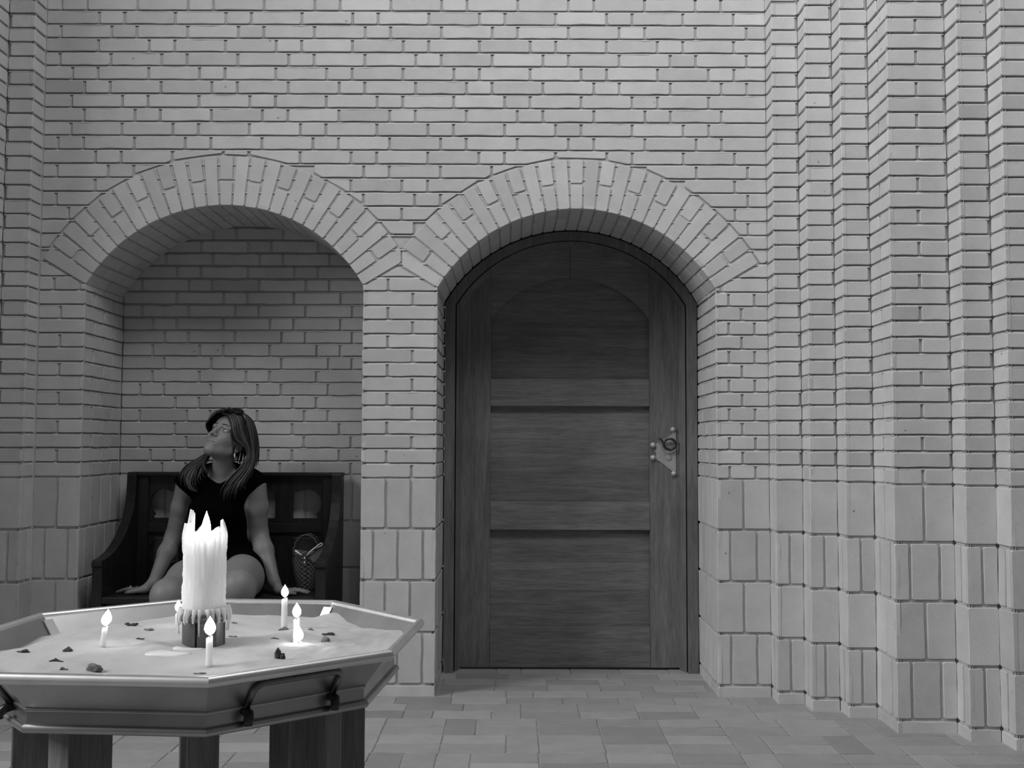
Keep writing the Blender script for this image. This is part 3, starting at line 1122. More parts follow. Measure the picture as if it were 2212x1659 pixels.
for t in range(NT): fs.append((0, 1 + t, 1 + (t + 1) % NT))
for r in range(NR - 1):
    for t in range(NT):
        u = (t + 1) % NT
        fs.append((1 + r * NT + t, 1 + (r + 1) * NT + t, 1 + (r + 1) * NT + u, 1 + r * NT + u))
mb.add(vs, fs, 0, 0, True)
b0 = 1 + (NR - 1) * NT
vs = []; fs = []
for t in range(NT):
    p = mb.v[b0 + t]
    vs.append(p); vs.append((TC.x + (p[0] - TC.x) * .86, TC.y + (p[1] - TC.y) * .86, 0.74))
for t in range(NT):
    u = (t + 1) % NT
    fs.append((2 * t, 2 * t + 1, 2 * u + 1, 2 * u))
fs.append(tuple(2 * t + 1 for t in reversed(range(NT))))
mb.add(vs, fs)
tag(mb.build('sand', [M['sand']]), 'pale sand filling the octagonal brass table', 'sand', kind='stuff')

# ------------------------------------------------------------------ candles
def flame(mb, base, h, r, lean=0.0, seg=14):
    prof = [(0.0, 0.12), (.08, .5), (.2, .85), (.34, 1.0), (.5, .93), (.66, .70), (.8, .42), (.92, .16), (1.0, .015)]
    vs = []; fs = []
    for t, w in prof:
        for k in range(seg):
            a = 2 * pi * k / seg
            vs.append((base[0] + lean * t * h + r * w * cos(a), base[1] + r * w * sin(a), base[2] + t * h))
    for i in range(len(prof) - 1):
        for k in range(seg):
            l = (k + 1) % seg
            fs.append((i * seg + k, i * seg + l, (i + 1) * seg + l, (i + 1) * seg + k))
    fs.append(tuple(reversed(range(seg)))); fs.append(tuple((len(prof) - 1) * seg + k for k in range(seg)))
    mb.add(vs, fs, 0, 0, True)

def taper(x, y, h, r, lean, fh, label, flean=0.0, sink=0.02, fr=None, top_r=None):
    z = sand_h(x, y)
    e = empty('taper_candle', (x, y, z), label, 'candle', 'thin candles standing in the sand')
    mb = MB()
    n = 14; vs = []; fs = []
    prof = [(1.0, -sink), (1.0, 0), (1.0, h * .5), (1.0, h - .003), (.93, h - .0005), (.55, h - .0012), (.2, h - .002)]
    for w, zz in prof:
        for k in range(n):
            a = 2 * pi * k / n
            q = 1 + 0.03 * sin(3 * a + zz * 90)
            vs.append((x + lean * zz + r * w * q * cos(a), y + r * w * q * sin(a), z + zz + (0.0018 * sin(a + 1) if w < 1 else 0)))
    for i in range(len(prof) - 1):
        for k in range(n):
            l = (k + 1) % n; fs.append((i * n + k, i * n + l, (i + 1) * n + l, (i + 1) * n + k))
    fs.append(tuple(reversed(range(n)))); fs.append(tuple((len(prof) - 1) * n + k for k in range(n)))
    mb.add(vs, fs, 0, 0, True); mb.build('wax', [M['wax']], e)
    tx = x + lean * h
    mb = MB(); mb.tube([(tx, y, z + h - .004), (tx + .0004, y, z + h + .002), (tx + .0012, y, z + h + .0065)], .0007, 6); mb.build('wick', [M['wick']], e)
    mb = MB(); flame(mb, (tx + .0004, y, z + h + .0025), fh, fr or fh * .30, flean); mb.build('flame', [M['flame']], e)
    return e

taper(-0.700, -3.100, .034, .0048, .11, .028, 'leaning thin candle alone on the left side of the sand', .16)
taper(-0.640, -2.880, .024, .0050, 0, .022, 'short thin candle half hidden behind the left edge of the thick candle')
taper(-0.478, -3.240, .046, .0054, 0, .030, 'thin candle standing in front of the thick candle, nearest the rim')
taper(-0.431, -2.905, .058, .0058, .0, .0235, 'tallest thin candle, far right in front of the seated woman')
taper(-0.381, -3.040, .041, .0058, 0, .026, 'thin candle on the right in front of the tallest one')
taper(-0.3735, -3.056, .003, .0056, 0, .026, 'candle burnt down to the sand beside the right hand thin candle', 0, .012)

# thick dripping candle and its holder
PC = Vector((-0.538, -3.062, 0)); PZ = 0.848
hold = empty('candle_holder', (PC.x, PC.y, sand_h(PC.x, PC.y)), 'dark metal candle holder standing in the sand under the thick candle', 'candle holder')
mb = MB()
for a0, a1 in ((190, 262), (268, 352), (358, 438), (444, 544)):           # plates of the sleeve with narrow gaps
    k = 8
    vs = []
    for z in (0.775, PZ):
        for rr in (.0335, .0365):
            for i in range(k + 1):
                a = radians(a0 + (a1 - a0) * i / k); vs.append((PC.x + rr * cos(a), PC.y + rr * sin(a), z))
    K = k + 1; fs = []
    for i in range(k):
        fs += [(K + i, K + i + 1, 3 * K + i + 1, 3 * K + i), (i, 2 * K + i, 2 * K + i + 1, i + 1), (2 * K + i, 3 * K + i, 3 * K + i + 1, 2 * K + i + 1)]
    fs += [(0, K, 3 * K, 2 * K), (k, 2 * K + k, 3 * K + k, K + k)]
    mb.add(vs, fs)
mb.lathe([(.030, .776), (.030, PZ)], 24, (PC.x, PC.y, 0))
mb.build('sleeve', [M['holder']], hold)
mb = MB()
mb.lathe([(.034, PZ - .006), (.040, PZ - .005), (.043, PZ - .001), (.043, PZ + .004), (.040, PZ + .008), (.02, PZ + .009)], 32, (PC.x, PC.y, 0))
mb.build('drip_plate', [M['holder']], hold)

pil = empty('pillar_candle', (PC.x, PC.y, PZ), 'thick white candle thickly coated in wax drips, in the middle of the sand', 'candle')
rz = random.Random(3)
NTH, NZ = 120, 60
top0 = 0.994
drips = [(rz.uniform(0, 2 * pi), rz.uniform(.02, .075), rz.uniform(.0008, .0036), rz.uniform(-.012, .12)) for _ in range(80)]
def pil_r(a, z):
    r = .0342 + .0032 * max(0, 1 - (z - PZ) / .07) * (0.6 + .4 * cos(a - 3.4))
    for (ca, w, h, zl) in drips:
        d = (a - ca + pi) % (2 * pi) - pi
        if abs(d) < w * 2:
            f = math.exp(-(d / w) ** 2)
            zb = PZ + zl
            if z > zb: r += h * f * min(1, (z - zb) / .004)
    r += .0011 * mnoise.noise(Vector((cos(a) * 4, sin(a) * 4, z * 110))) + .0007 * mnoise.noise(Vector((cos(a) * 9, sin(a) * 9, z * 260)))
    return r
SP = [(3.95, .085, .048), (4.13, .065, .040), (3.72, .10, .016), (-0.05, .09, .024), (6.05, .08, .010), (3.10, .10, .012), (4.6, .2, .0015), (5.4, .3, .003), (1.2, .3, .006), (2.0, .2, .012), (5.95, .12, .004)]
def pil_top(a):
    z = top0 + .0015 * sin(7 * a)
    for (ca, w, h) in SP:
        d = (a - ca + pi) % (2 * pi) - pi
        z += h * max(0, 1 - abs(d) / (w * 1.5)) ** 0.9
    return z
vs = []; fs = []
for j in range(NZ + 1):
    f = j / NZ
    for i in range(NTH):
        a = 2 * pi * i / NTH
        z = PZ + .001 + (pil_top(a) - PZ) * f
        r = pil_r(a, min(z, top0)) - (.006 * max(0, (z - top0) / .03))
        vs.append((PC.x + r * cos(a), PC.y + r * sin(a), z))
for j in range(NZ):
    for i in range(NTH):
        k = (i + 1) % NTH; fs.append((j * NTH + i, j * NTH + k, (j + 1) * NTH + k, (j + 1) * NTH + i))
# hollow crater inside the rim
b0 = NZ * NTH; base = len(vs)
for lev, (rr, dz) in enumerate(((.029, -.002), (.026, -.016), (.012, -.019), (.0, -.019))):
    for i in range(NTH):
        a = 2 * pi * i / NTH
        zt = pil_top(a)
        if lev == 0: r = rr - .004 * max(0, (zt - top0) / .03); z = zt + dz
        else: r = rr; z = top0 + dz
        vs.append((PC.x + r * cos(a), PC.y + r * sin(a), z))
for lev in range(4):
    s = b0 if lev == 0 else base + (lev - 1) * NTH; e_ = base + lev * NTH
    for i in range(NTH):
        k = (i + 1) % NTH; fs.append((s + i, s + k, e_ + k, e_ + i))
fs.append(tuple(reversed(range(NTH))))
mb = MB(); mb.add(vs, fs, 0, 0, True); mb.build('wax', [M['wax']], pil)
for i in range(26):          # wax tongues hanging over the drip plate
    a = 2 * pi * (i + rz.uniform(-.35, .35)) / 26
    L = rz.uniform(.0005, .007) if i % 5 else rz.uniform(.010, .028)
    wf = rz.uniform(.7, 1.15)
    r0 = .0425
    mb = MB()
    c_, s_ = cos(a), sin(a)
    mb.tube([(PC.x + .038 * c_, PC.y + .038 * s_, PZ + .016), (PC.x + .0432 * c_, PC.y + .0432 * s_, PZ + .006), (PC.x + .0448 * c_, PC.y + .0448 * s_, PZ - .004),
             (PC.x + .043 * c_, PC.y + .043 * s_, PZ - .004 - L * .6), (PC.x + .042 * c_, PC.y + .042 * s_, PZ - .004 - L)], [q * wf for q in (.006, .0036, .0022, .0015, .0010)], 8)
    mb.build('wax_drip', [M['wax']], pil)
mb = MB(); mb.tube([(PC.x + .002, PC.y - .004, top0 - .02), (PC.x + .002, PC.y - .004, top0 - .006)], .0011, 6); mb.build('wick', [M['wick']], pil)
mb = MB(); flame(mb, (PC.x + .002, PC.y - .004, top0 - .010), .048, .0078, 0); mb.build('flame', [M['big_flame']], pil)

# spilt wax and burnt stubs on the sand
def puddle(name, outline, label, h=.0028):
    mb = MB()
    n = len(outline)
    cx = sum(p[0] for p in outline) / n; cy = sum(p[1] for p in outline) / n
    ring0 = [(x, y, sand_h(x, y) - .001) for x, y in outline]
    ring1 = [(x, y, sand_h(x, y) + h * .6) for x, y in outline]
    ring2 = [(cx + (x - cx) * .82, cy + (y - cy) * .82, sand_h(x, y) + h) for x, y in outline]
    vs = ring0 + ring1 + ring2 + [(cx, cy, sand_h(cx, cy) + h)]
    fs = []
    for i in range(n):
        k = (i + 1) % n
        fs += [(i, k, n + k, n + i), (n + i, n + k, 2 * n + k, 2 * n + i), (2 * n + i, 2 * n + k, 3 * n)]
    mb.add(vs, fs, 0, 0, True)
    tag(mb.build(name, [M['wax']]), label, 'wax', 'pools of spilt wax on the sand')
def blob(cx, cy, rx, ry, rot=0, n=18, wob=.15, seed=1):
    r = random.Random(seed); out = []
    ph = [r.uniform(0, 6.28) for _ in range(3)]
    for i in range(n):
        t = 2 * pi * i / n
        q = 1 + wob * sin(2 * t + ph[0]) + wob * .6 * sin(3 * t + ph[1])
        x, y = rx * q * cos(t), ry * q * sin(t)
        out.append((cx + x * cos(rot) - y * sin(rot), cy + x * sin(rot) + y * cos(rot)))
    return out
puddle('wax_puddle', blob(-.566, -3.172, .032, .018, .3, seed=4), 'larger pool of spilt wax on the sand, nearer the rim')
puddle('wax_puddle', blob(-.548, -3.122, .024, .012, .5, seed=9), 'smaller pool of spilt wax touching the candle holder')

def stub(x, y, L, W, H, rot, label, kind=0, seed=0, name='burnt_stub'):
    """a charred, curled bit of burnt match or wick lying on the sand"""
    r = random.Random(seed)
    z = sand_h(x, y)
    n, m = 9, 8
    vs = []; fs = []
    for i in range(n):
        t = i / (n - 1); u = (t - .5) * L
        w = W * (0.15 + sin(pi * min(1, max(0, t * .94 + .03))) ** .7) * r.uniform(.75, 1.15) * .5
        bend = 0.18 * L * sin(t * pi * (1.5 if kind else 1)) * (0.6 if kind else 0.25)
        for k in range(m):
            a = 2 * pi * k / m
            uu, vv = u, bend + w * cos(a)
            vs.append((x + uu * cos(rot) - vv * sin(rot), y + uu * sin(rot) + vv * cos(rot),
                       z + H * .32 + H * .55 * sin(a) * (w / (W * .5)) * r.uniform(.7, 1.2) + H * .25 * sin(t * 7 + seed)))
    for i in range(n - 1):
        for k in range(m):
            l = (k + 1) % m; fs.append((i * m + k, i * m + l, (i + 1) * m + l, (i + 1) * m + k))
    fs.append(tuple(reversed(range(m)))); fs.append(tuple((n - 1) * m + k for k in range(m)))
    mb = MB(); mb.add(vs, fs, 0, 0, True)
    tag(mb.build(name, [M['dusty_stub'] if kind == 2 else M['stub']]), label, 'burnt stub', 'burnt stubs on the sand')
def lump(x, y, rx, ry, rz_, rot, label, seed, dusty=False, tip=0.0):
    """a clotted lump of charred wick and wax"""
    z = sand_h(x, y)
    bm = bmesh.new(); bmesh.ops.create_icosphere(bm, subdivisions=3, radius=1.0)
    for v in bm.verts:
        p = v.co.copy()
        k = 1 + .28 * mnoise.noise(p * 1.7 + Vector((seed * 3.1, 0, 0))) + .12 * mnoise.noise(p * 4.5 + Vector((0, seed, 0)))
        if tip and p.z > .5: k *= 1 + tip * (p.z - .5) * (1 if p.x < .25 else .2)
        q = Vector((p.x * rx, p.y * ry, p.z * rz_)) * k
        v.co = Vector((x + q.x * cos(rot) - q.y * sin(rot), y + q.x * sin(rot) + q.y * cos(rot), z + rz_ * .55 + q.z))
    mb = MB(); bm.verts.index_update()
    mb.add([tuple(v.co) for v in bm.verts], [[v.index for v in f.verts] for f in bm.faces], 0, 0, True); bm.free()
    tag(mb.build('burnt_lump', [M['dusty_stub'] if dusty else M['stub']]), label, 'burnt stub', 'burnt stubs on the sand')
STUBS = [
    ((-0.7252, -2.8899), .026, .010, .007, .05, 'long dark burnt stub on the far left sand, farthest from the rim', 0),
    ((-0.679, -2.9272), .018, .009, .004, 0, 'grey burnt stub just right of the long dark one at the far left', 2),
    ((-0.8245, -3.1237), .021, .008, .005, 0, 'dark oval burnt stub at the left edge of the picture', 0),
    ((-0.7444, -3.1364), .024, .008, .006, -.5, 'slanting dark burnt stub left of the leaning candle', 0),
    ((-0.7172, -3.2443), .024, .004, .004, 0, 'thin wavy burnt stub below the slanting one', 1),
    ((-0.6819, -3.3005), .012, .006, .004, .3, 'small dusty burnt stub near the left front rim', 2),
    ((-0.6581, -3.0344), .016, .004, .003, .1, 'thin burnt stub midway between the leaning and the thick candle', 1),
    ((-0.4755, -3.2975), .020, .006, .003, .2, 'flat grey burnt stub at the near corner of the rim', 2),
    ((-0.3369, -2.9675), .024, .006, .005, 0, 'dark burnt stub at the right of the sand, farther of the pair', 0),
    ((-0.4293, -2.9164), .020, .008, .005, .3, 'burnt stub at the foot of the tallest thin candle', 2),
    ((-0.3769, -2.9264), .012, .005, .003, 0, 'faint burnt stub right of the tallest thin candle', 2),
    ((-0.4226, -3.021), .016, .003, .002, 0, 'thin burnt sliver between the thick candle and the right hand ones', 1),
    ((-0.5371, -2.86), .012, .006, .003, 0, 'grey burnt stub just behind the right side of the thick candle', 2),
    ((-0.5051, -2.9925), .018, .005, .003, 0, 'grey burnt stub in the shadow right of the holder', 2),
]
for i, (pp, L, W, H, rot, lab, kind) in enumerate(STUBS):
    stub(pp[0], pp[1], L, W, H, rot, lab, kind, i + 1)
lump(-0.3809, -3.1882, .0062, .006, .0085, .2, 'tall dark burnt lump near the front right rim', 1, False, .9)
lump(-0.3731, -3.1896, .0048, .005, .0062, .4, 'lower dark lump against the right side of the tall one', 2)
lump(-0.636, -3.3005, .0135, .008, .0062, -.35, 'big dusty curled burnt lump against the left front rim', 3, True, .5)
lump(-0.3315, -3.0275, .0085, .006, .0058, -.4, 'pointed burnt lump at the right of the sand, nearer of the pair', 5, True, .4)

# ------------------------------------------------------------------ the seated woman (one continuous skin grown from a distance field)
def smin(a, b, k):
    if k <= 0: return np.minimum(a, b)
    h = np.maximum(k - np.abs(a - b), 0.0) / k
    return np.minimum(a, b) - h * h * k * 0.25


def smax(a, b, k):
    return -smin(-a, -b, k)


class Prim:
    """tapered capsule or ellipsoid; op 'u' adds, 's' cuts away"""
    def __init__(self, kind, p, k=0.02, op='u', frame=None):
        self.kind, self.k, self.op = kind, k, op
        if kind == 'cap':
            a, b, ra, rb = p
            self.a = np.array(a, float); self.b = np.array(b, float); self.ra, self.rb = ra, rb
        else:
            c, r = p
            self.a = np.array(c, float); self.r = np.array(r, float)
            self.F = frame
        if kind == 'cap' and frame is not None:
            O, A = frame
            self.a = O + A @ self.a; self.b = O + A @ self.b
        if kind == 'ell':
            if frame is not None:
                O, A = frame
                self.A = A; self.a = O + A @ self.a
            else:
                self.A = np.eye(3)

    def __call__(self, P):
        if self.kind == 'cap':
            ba = self.b - self.a
            pa = P - self.a
            t = np.clip(pa @ ba / max(1e-12, ba @ ba), 0, 1)
            d = pa - t[..., None] * ba
            return np.sqrt((d * d).sum(-1)) - (self.ra + (self.rb - self.ra) * t)
        q = (P - self.a) @ self.A
        k0 = np.sqrt(((q / self.r) ** 2).sum(-1)); k1 = np.sqrt(((q / self.r ** 2) ** 2).sum(-1)) + 1e-9
        return np.where(k0 < 1e-6, -self.r.min(), k0 * (k0 - 1.0) / k1)


def cap(a, b, ra, rb, k=0.02, op='u', frame=None): return Prim('cap', (a, b, ra, rb), k, op, frame)
def ell(c, r, k=0.02, op='u', frame=None): return Prim('ell', (c, r), k, op, frame)


def run(prims, P, c=None, rad=0.0):
    d = None
    for p in prims:
        if c is not None:
            lb = float(p(c[None])[0]) - rad
            if lb > 0.05: 
                continue
        v = p(P)
        if p.op == 'u':
            d = v if d is None else smin(d, v, p.k)
        elif d is not None:
            d = smax(d, -v, p.k)
    if d is None: d = np.full(P.shape[:-1], 0.5)
    return d


def surface_nets(func, lo, hi, h, n=20):
    """mesh the zero level of func(P, block centre, block radius) block by block"""
    lo = np.array(lo, float); dims = np.ceil((np.array(hi) - lo) / h).astype(int) + 2
    nb = (dims + n - 1) // n
    NY, NZ = int(nb[1] * n + 2), int(nb[2] * n + 2)
    off = [(0, 0, 0), (1, 0, 0), (0, 1, 0), (1, 1, 0), (0, 0, 1), (1, 0, 1), (0, 1, 1), (1, 1, 1)]
    edges = [(0, 1), (2, 3), (4, 5), (6, 7), (0, 2), (1, 3), (4, 6), (5, 7), (0, 4), (1, 5), (2, 6), (3, 7)]
    ids, pos, quads = [], [], []
    half = n * h * 0.5
    g1 = np.arange(n + 1)
    for bx in range(nb[0]):
        for by in range(nb[1]):
            for bz in range(nb[2]):
                b0 = np.array([bx, by, bz]) * n
                c = lo + (b0 + n * 0.5) * h
                rad = half * 1.7321
                dc = float(func(c[None, :], c, rad)[0])
                if abs(dc) > rad * 1.5 + 0.015: continue
                X = np.stack(np.meshgrid(b0[0] + g1, b0[1] + g1, b0[2] + g1, indexing='ij'), -1)
                D = func(lo + X * h, c, rad)
                S = D < 0
                if S.all() or not S.any(): continue
                cor = np.stack([S[o[0]:n + o[0], o[1]:n + o[1], o[2]:n + o[2]] for o in off], -1)
                act = cor.any(-1) & ~cor.all(-1)
                I = np.argwhere(act)
                if len(I):
                    dv = np.stack([D[I[:, 0] + o[0], I[:, 1] + o[1], I[:, 2] + o[2]] for o in off], -1)
                    acc = np.zeros((len(I), 3)); cnt = np.zeros(len(I))
                    for a, b in edges:
                        da, db = dv[:, a], dv[:, b]
                        m = (da < 0) != (db < 0)
                        t = np.where(m, da / np.where(m, da - db, 1), 0)
                        p = np.array(off[a])[None] + t[:, None] * (np.array(off[b]) - np.array(off[a]))[None]
                        acc[m] += p[m]; cnt += m
                    ids.append(((I[:, 0] + b0[0]) * NY + I[:, 1] + b0[1]) * NZ + I[:, 2] + b0[2])
                    pos.append(lo + (I + b0 + acc / cnt[:, None]) * h)
                for ax in range(3):
                    sl0 = [slice(0, n)] * 3; sl1 = [slice(0, n)] * 3
                    sl1[ax] = slice(1, n + 1)
                    s0, s1 = S[tuple(sl0)], S[tuple(sl1)]
                    J = np.argwhere(s0 != s1)
                    if not len(J): continue
                    inside = s0[J[:, 0], J[:, 1], J[:, 2]]
                    G = J + b0
                    u, v = (ax + 1) % 3, (ax + 2) % 3
                    def cid(du, dv_):
                        Q = G.copy(); Q[:, u] -= du; Q[:, v] -= dv_
                        return (Q[:, 0] * NY + Q[:, 1]) * NZ + Q[:, 2]
                    q = np.stack([cid(1, 1), cid(0, 1), cid(0, 0), cid(1, 0)], -1)
                    q[~inside] = q[~inside][:, ::-1]
                    quads.append(q)
    ids = np.concatenate(ids); pos = np.concatenate(pos); quads = np.concatenate(quads)
    o = np.argsort(ids); ids = ids[o]; pos = pos[o]
    idx = np.searchsorted(ids, quads)
    idx = np.clip(idx, 0, len(ids) - 1)
    ok = (ids[idx] == quads).all(-1)
    return pos, idx[ok]


def mesh_from(pos, quads, name, mats, parent=None, smooth_iter=0, matidx=None, tone=None):
    me = bpy.data.meshes.new(name)
    nv, nf = len(pos), len(quads)
    me.vertices.add(nv); me.vertices.foreach_set('co', pos.astype(np.float32).ravel())
    me.loops.add(nf * 4); me.loops.foreach_set('vertex_index', quads.astype(np.int32).ravel())
    me.polygons.add(nf); me.polygons.foreach_set('loop_start', np.arange(0, nf * 4, 4, dtype=np.int32))
    me.polygons.foreach_set('use_smooth', np.ones(nf, dtype=bool))
    for m in mats: me.materials.append(m)
    if matidx is not None: me.polygons.foreach_set('material_index', matidx.astype(np.int32))
    me.update(calc_edges=True)
    me.validate()
    o = bpy.data.objects.new(name, me); COL.objects.link(o)
    if parent is not None:
        o.parent = parent
    return o


def relax(pos, quads, it=2, lam=0.5):
    """a couple of Laplacian passes to take the grid steps out"""
    e = np.concatenate([quads[:, [0, 1]], quads[:, [1, 2]], quads[:, [2, 3]], quads[:, [3, 0]]])
    for _ in range(it):
        acc = np.zeros_like(pos); cnt = np.zeros(len(pos))
        for a, b in ((0, 1), (1, 0)):
            for c in range(3):
                acc[:, c] += np.bincount(e[:, a], weights=pos[e[:, b], c], minlength=len(pos))
            cnt += np.bincount(e[:, a], minlength=len(pos))
        pos = pos + lam * (acc / np.maximum(cnt, 1)[:, None] - pos)
    return pos


# ---- head frame: her left, facing, up
def rotz(a): return np.array([[cos(a), -sin(a), 0], [sin(a), cos(a), 0], [0, 0, 1]])
_psi, _phi, _rho = radians(27), radians(29), radians(10)
_roll = np.array([[cos(_rho), 0, sin(_rho)], [0, 1, 0], [-sin(_rho), 0, cos(_rho)]])
_s = np.array([1, 0, 0.]); _f = np.array([0, -cos(_phi), sin(_phi)]); _u = np.array([0, sin(_phi), cos(_phi)])
_Rz = rotz(-_psi)
HA = np.stack([_roll @ _Rz @ v for v in (_s, _f, _u)], 1)     # columns: her left, facing, up
EYEMID = np.array([-1.3775, 0.070, 1.217])
HO = EYEMID - HA @ np.array([0, .083, .018])
HF = (HO, HA)
def hw(x, y, z): return HO + HA @ np.array([x, y, z])

head = [
    ell((0, -.012, .042), (.073, .090, .080), 0.0, frame=HF),
    ell((0, .026, -.022), (.060, .060, .082), .03, frame=HF),
    ell((-.006, .030, .062), (.066, .052, .050), .03, frame=HF),
    cap((-.050, .004, -.055), (-.014, .064, -.093), .016, .015, .03, frame=HF),
    cap((.050, .004, -.055), (.014, .064, -.093), .016, .015, .03, frame=HF),
    ell((0, .070, -.092), (.019, .017, .015), .02, frame=HF),
    ell((-.036, .052, -.020), (.026, .030, .026), .022, frame=HF),
    ell((.036, .052, -.020), (.026, .030, .026), .022, frame=HF),
    ell((0, .072, -.056), (.030, .021, .024), .02, frame=HF),
    cap((-.012, .084, .034), (-.046, .070, .034), .009, .009, .015, frame=HF),
    cap((.012, .084, .034), (.046, .070, .034), .009, .009, .015, frame=HF),
    ell((-.0315, .093, .0165), (.0165, .017, .0105), .010, 's', frame=HF),
    ell((.0315, .093, .0165), (.0165, .017, .0105), .010, 's', frame=HF),
    cap((0, .086, .026), (0, .101, -.014), .0075, .0095, .012, frame=HF),
    ell((0, .105, -.0195), (.0105, .0100, .0088), .007, frame=HF),
    ell((-.0125, .093, -.0235), (.0082, .0098, .0070), .006, frame=HF),
    ell((.0125, .093, -.0235), (.0082, .0098, .0070), .006, frame=HF),
    ell((-.0068, .098, -.0300), (.0040, .0058, .0042), .002, 's', frame=HF),
    ell((.0068, .098, -.0300), (.0040, .0058, .0042), .002, 's', frame=HF),
    # lids round the eyeballs
    cap((-.0445, .0715, .0165), (-.0315, .0850, .0262), .0034, .0036, .004, frame=HF),
    cap((-.0315, .0850, .0262), (-.0185, .0790, .0170), .0036, .0030, .004, frame=HF),
    cap((.0445, .0715, .0165), (.0315, .0850, .0262), .0034, .0036, .004, frame=HF),
    cap((.0315, .0850, .0262), (.0185, .0790, .0170), .0036, .0030, .004, frame=HF),
    cap((-.0445, .0715, .0150), (-.0315, .0820, .0088), .0030, .0032, .004, frame=HF),
    cap((-.0315, .0820, .0088), (-.0185, .0790, .0140), .0032, .0026, .004, frame=HF),
    cap((.0445, .0715, .0150), (.0315, .0820, .0088), .0030, .0032, .004, frame=HF),
    cap((.0315, .0820, .0088), (.0185, .0790, .0140), .0032, .0026, .004, frame=HF),
    # lips
    cap((-.023, .079, -.0565), (-.006, .0925, -.0525), .0030, .0050, .005, frame=HF),
    cap((.023, .079, -.0565), (.006, .0925, -.0525), .0030, .0050, .005, frame=HF),
    cap((-.018, .081, -.0615), (.0, .0905, -.0640), .0035, .0058, .005, frame=HF),
    cap((.018, .081, -.0615), (.0, .0905, -.0640), .0035, .0058, .005, frame=HF),
    cap((-.026, .080, -.0580), (0, .0970, -.0582), .0010, .0012, .0030, 's', frame=HF),
    cap((.026, .080, -.0580), (0, .0970, -.0582), .0010, .0012, .0030, 's', frame=HF),
]
for sx in (-1, 1):            # ears
    head += [ell((sx * .072, -.016, -.010), (.0075, .018, .030), .006, frame=HF),
             cap((sx * .077, .000, .010), (sx * .080, -.022, .016), .0042, .0045, .004, frame=HF),
             cap((sx * .080, -.022, .016), (sx * .080, -.030, -.012), .0045, .0042, .004, frame=HF),
             cap((sx * .080, -.030, -.012), (sx * .074, -.012, -.038), .0042, .0058, .004, frame=HF),
             ell((sx * .082, -.013, -.008), (.006, .010, .016), .003, 's', frame=HF)]

NECK_T = hw(0, -.018, -.045)
torso = [
    ell((-1.385, .235, .545), (.170, .118, .105), 0.0),
    ell((-1.392, .215, .66), (.130, .098, .12), .06),
    ell((-1.400, .190, .81), (.136, .100, .150), .06),
    ell((-1.462, .108, .825), (.058, .052, .058), .04),
    ell((-1.342, .104, .820), (.058, .052, .058), .04),
    cap((-1.535, .172, .962), (-1.250, .170, .958), .052, .052, .05),
    cap((-1.395, .195, 1.025), (-1.520, .176, .988), .036, .038, .04),
    cap((-1.375, .195, 1.025), (-1.265, .176, .985), .036, .040, .04),
]
neck = [cap((-1.386, .165, .965), tuple(NECK_T), .052, .047, .03)]
SH_R, EL_R, WR_R = (-1.558, .165, .955), (-1.622, .205, .700), (-1.672, .078, .497)
SH_L, EL_L, WR_L = (-1.226, .162, .948), (-1.218, .212, .716), (-1.110, .074, .506)
def lerp(a, b, t): return tuple(a[i] + (b[i] - a[i]) * t for i in range(3))
arm_r = [cap(SH_R, lerp(SH_R, EL_R, .45), .045, .042, .03), cap(lerp(SH_R, EL_R, .45), EL_R, .042, .040, .02),
         cap(EL_R, lerp(EL_R, WR_R, .35), .040, .041, .02), cap(lerp(EL_R, WR_R, .35), WR_R, .041, .0265, .02)]
arm_l = [cap(SH_L, lerp(SH_L, EL_L, .45), .052, .053, .03), cap(lerp(SH_L, EL_L, .45), EL_L, .053, .044, .02),
         cap(EL_L, lerp(EL_L, WR_L, .35), .044, .044, .02), cap(lerp(EL_L, WR_L, .35), WR_L, .044, .027, .02)]

def hand(origin, ang, mirror, wrist):
    """flat hand resting on the seat; x along the fingers, y to the thumb side, z up"""
    x = np.array([-cos(ang), sin(ang), 0]) if not mirror else np.array([cos(ang), sin(ang), 0])
    y = np.array([-sin(ang), -cos(ang), 0]) if not mirror else np.array([sin(ang), -cos(ang), 0])
    A = np.stack([x, y, np.array([0, 0, 1.0])], 1)
    F = (np.array(origin, float), A)
    out = []
    wl = np.linalg.inv(A) @ (np.array(wrist) - F[0])
    out.append(cap(tuple(wl), (.018, .004, .022), .0255, .021, .015, frame=F))
    ys = (.027, .009, -.009, -.026)
    for i, yy in enumerate(ys):
        out.append(cap((.010, yy * .55, .022), (.074 - abs(yy - .005) * .18, yy, .0165), .0145, .0105, .012, frame=F))
    spread = (.22, .05, -.10, -.27)
    lens = ((.034, .022, .018), (.037, .025, .019), (.034, .023, .018), (.027, .018, .016))
    for i, yy in enumerate(ys):
        d = np.array([cos(spread[i]), sin(spread[i])])
        p = np.array([.074 - abs(yy - .005) * .18, yy]); z = .0175; r = (.0088, .0090, .0086, .0076)[i]
        zs = (.0205 if i % 2 else .0190, .0135, .0080)
        for j, L in enumerate(lens[i]):
            q = p + d * L
            out.append(cap((p[0], p[1], z), (q[0], q[1], zs[j]), r, r * .93, .0035 if j else .006, frame=F))
            p, z, r = q, zs[j], r * .93
    out += [cap((.020, .020, .020), (.044, .044, .0155), .0140, .0105, .010, frame=F),
            cap((.044, .044, .0155), (.066, .053, .0125), .0100, .0090, .004, frame=F),
            cap((.066, .053, .0125), (.084, .053, .0085), .0090, .0072, .003, frame=F)]
    return out, F
hand_r, HRF = hand((-1.690, .060, .4475), .36, False, WR_R)
hand_l, HLF = hand((-1.098, .050, .4475), .34, True, WR_L)

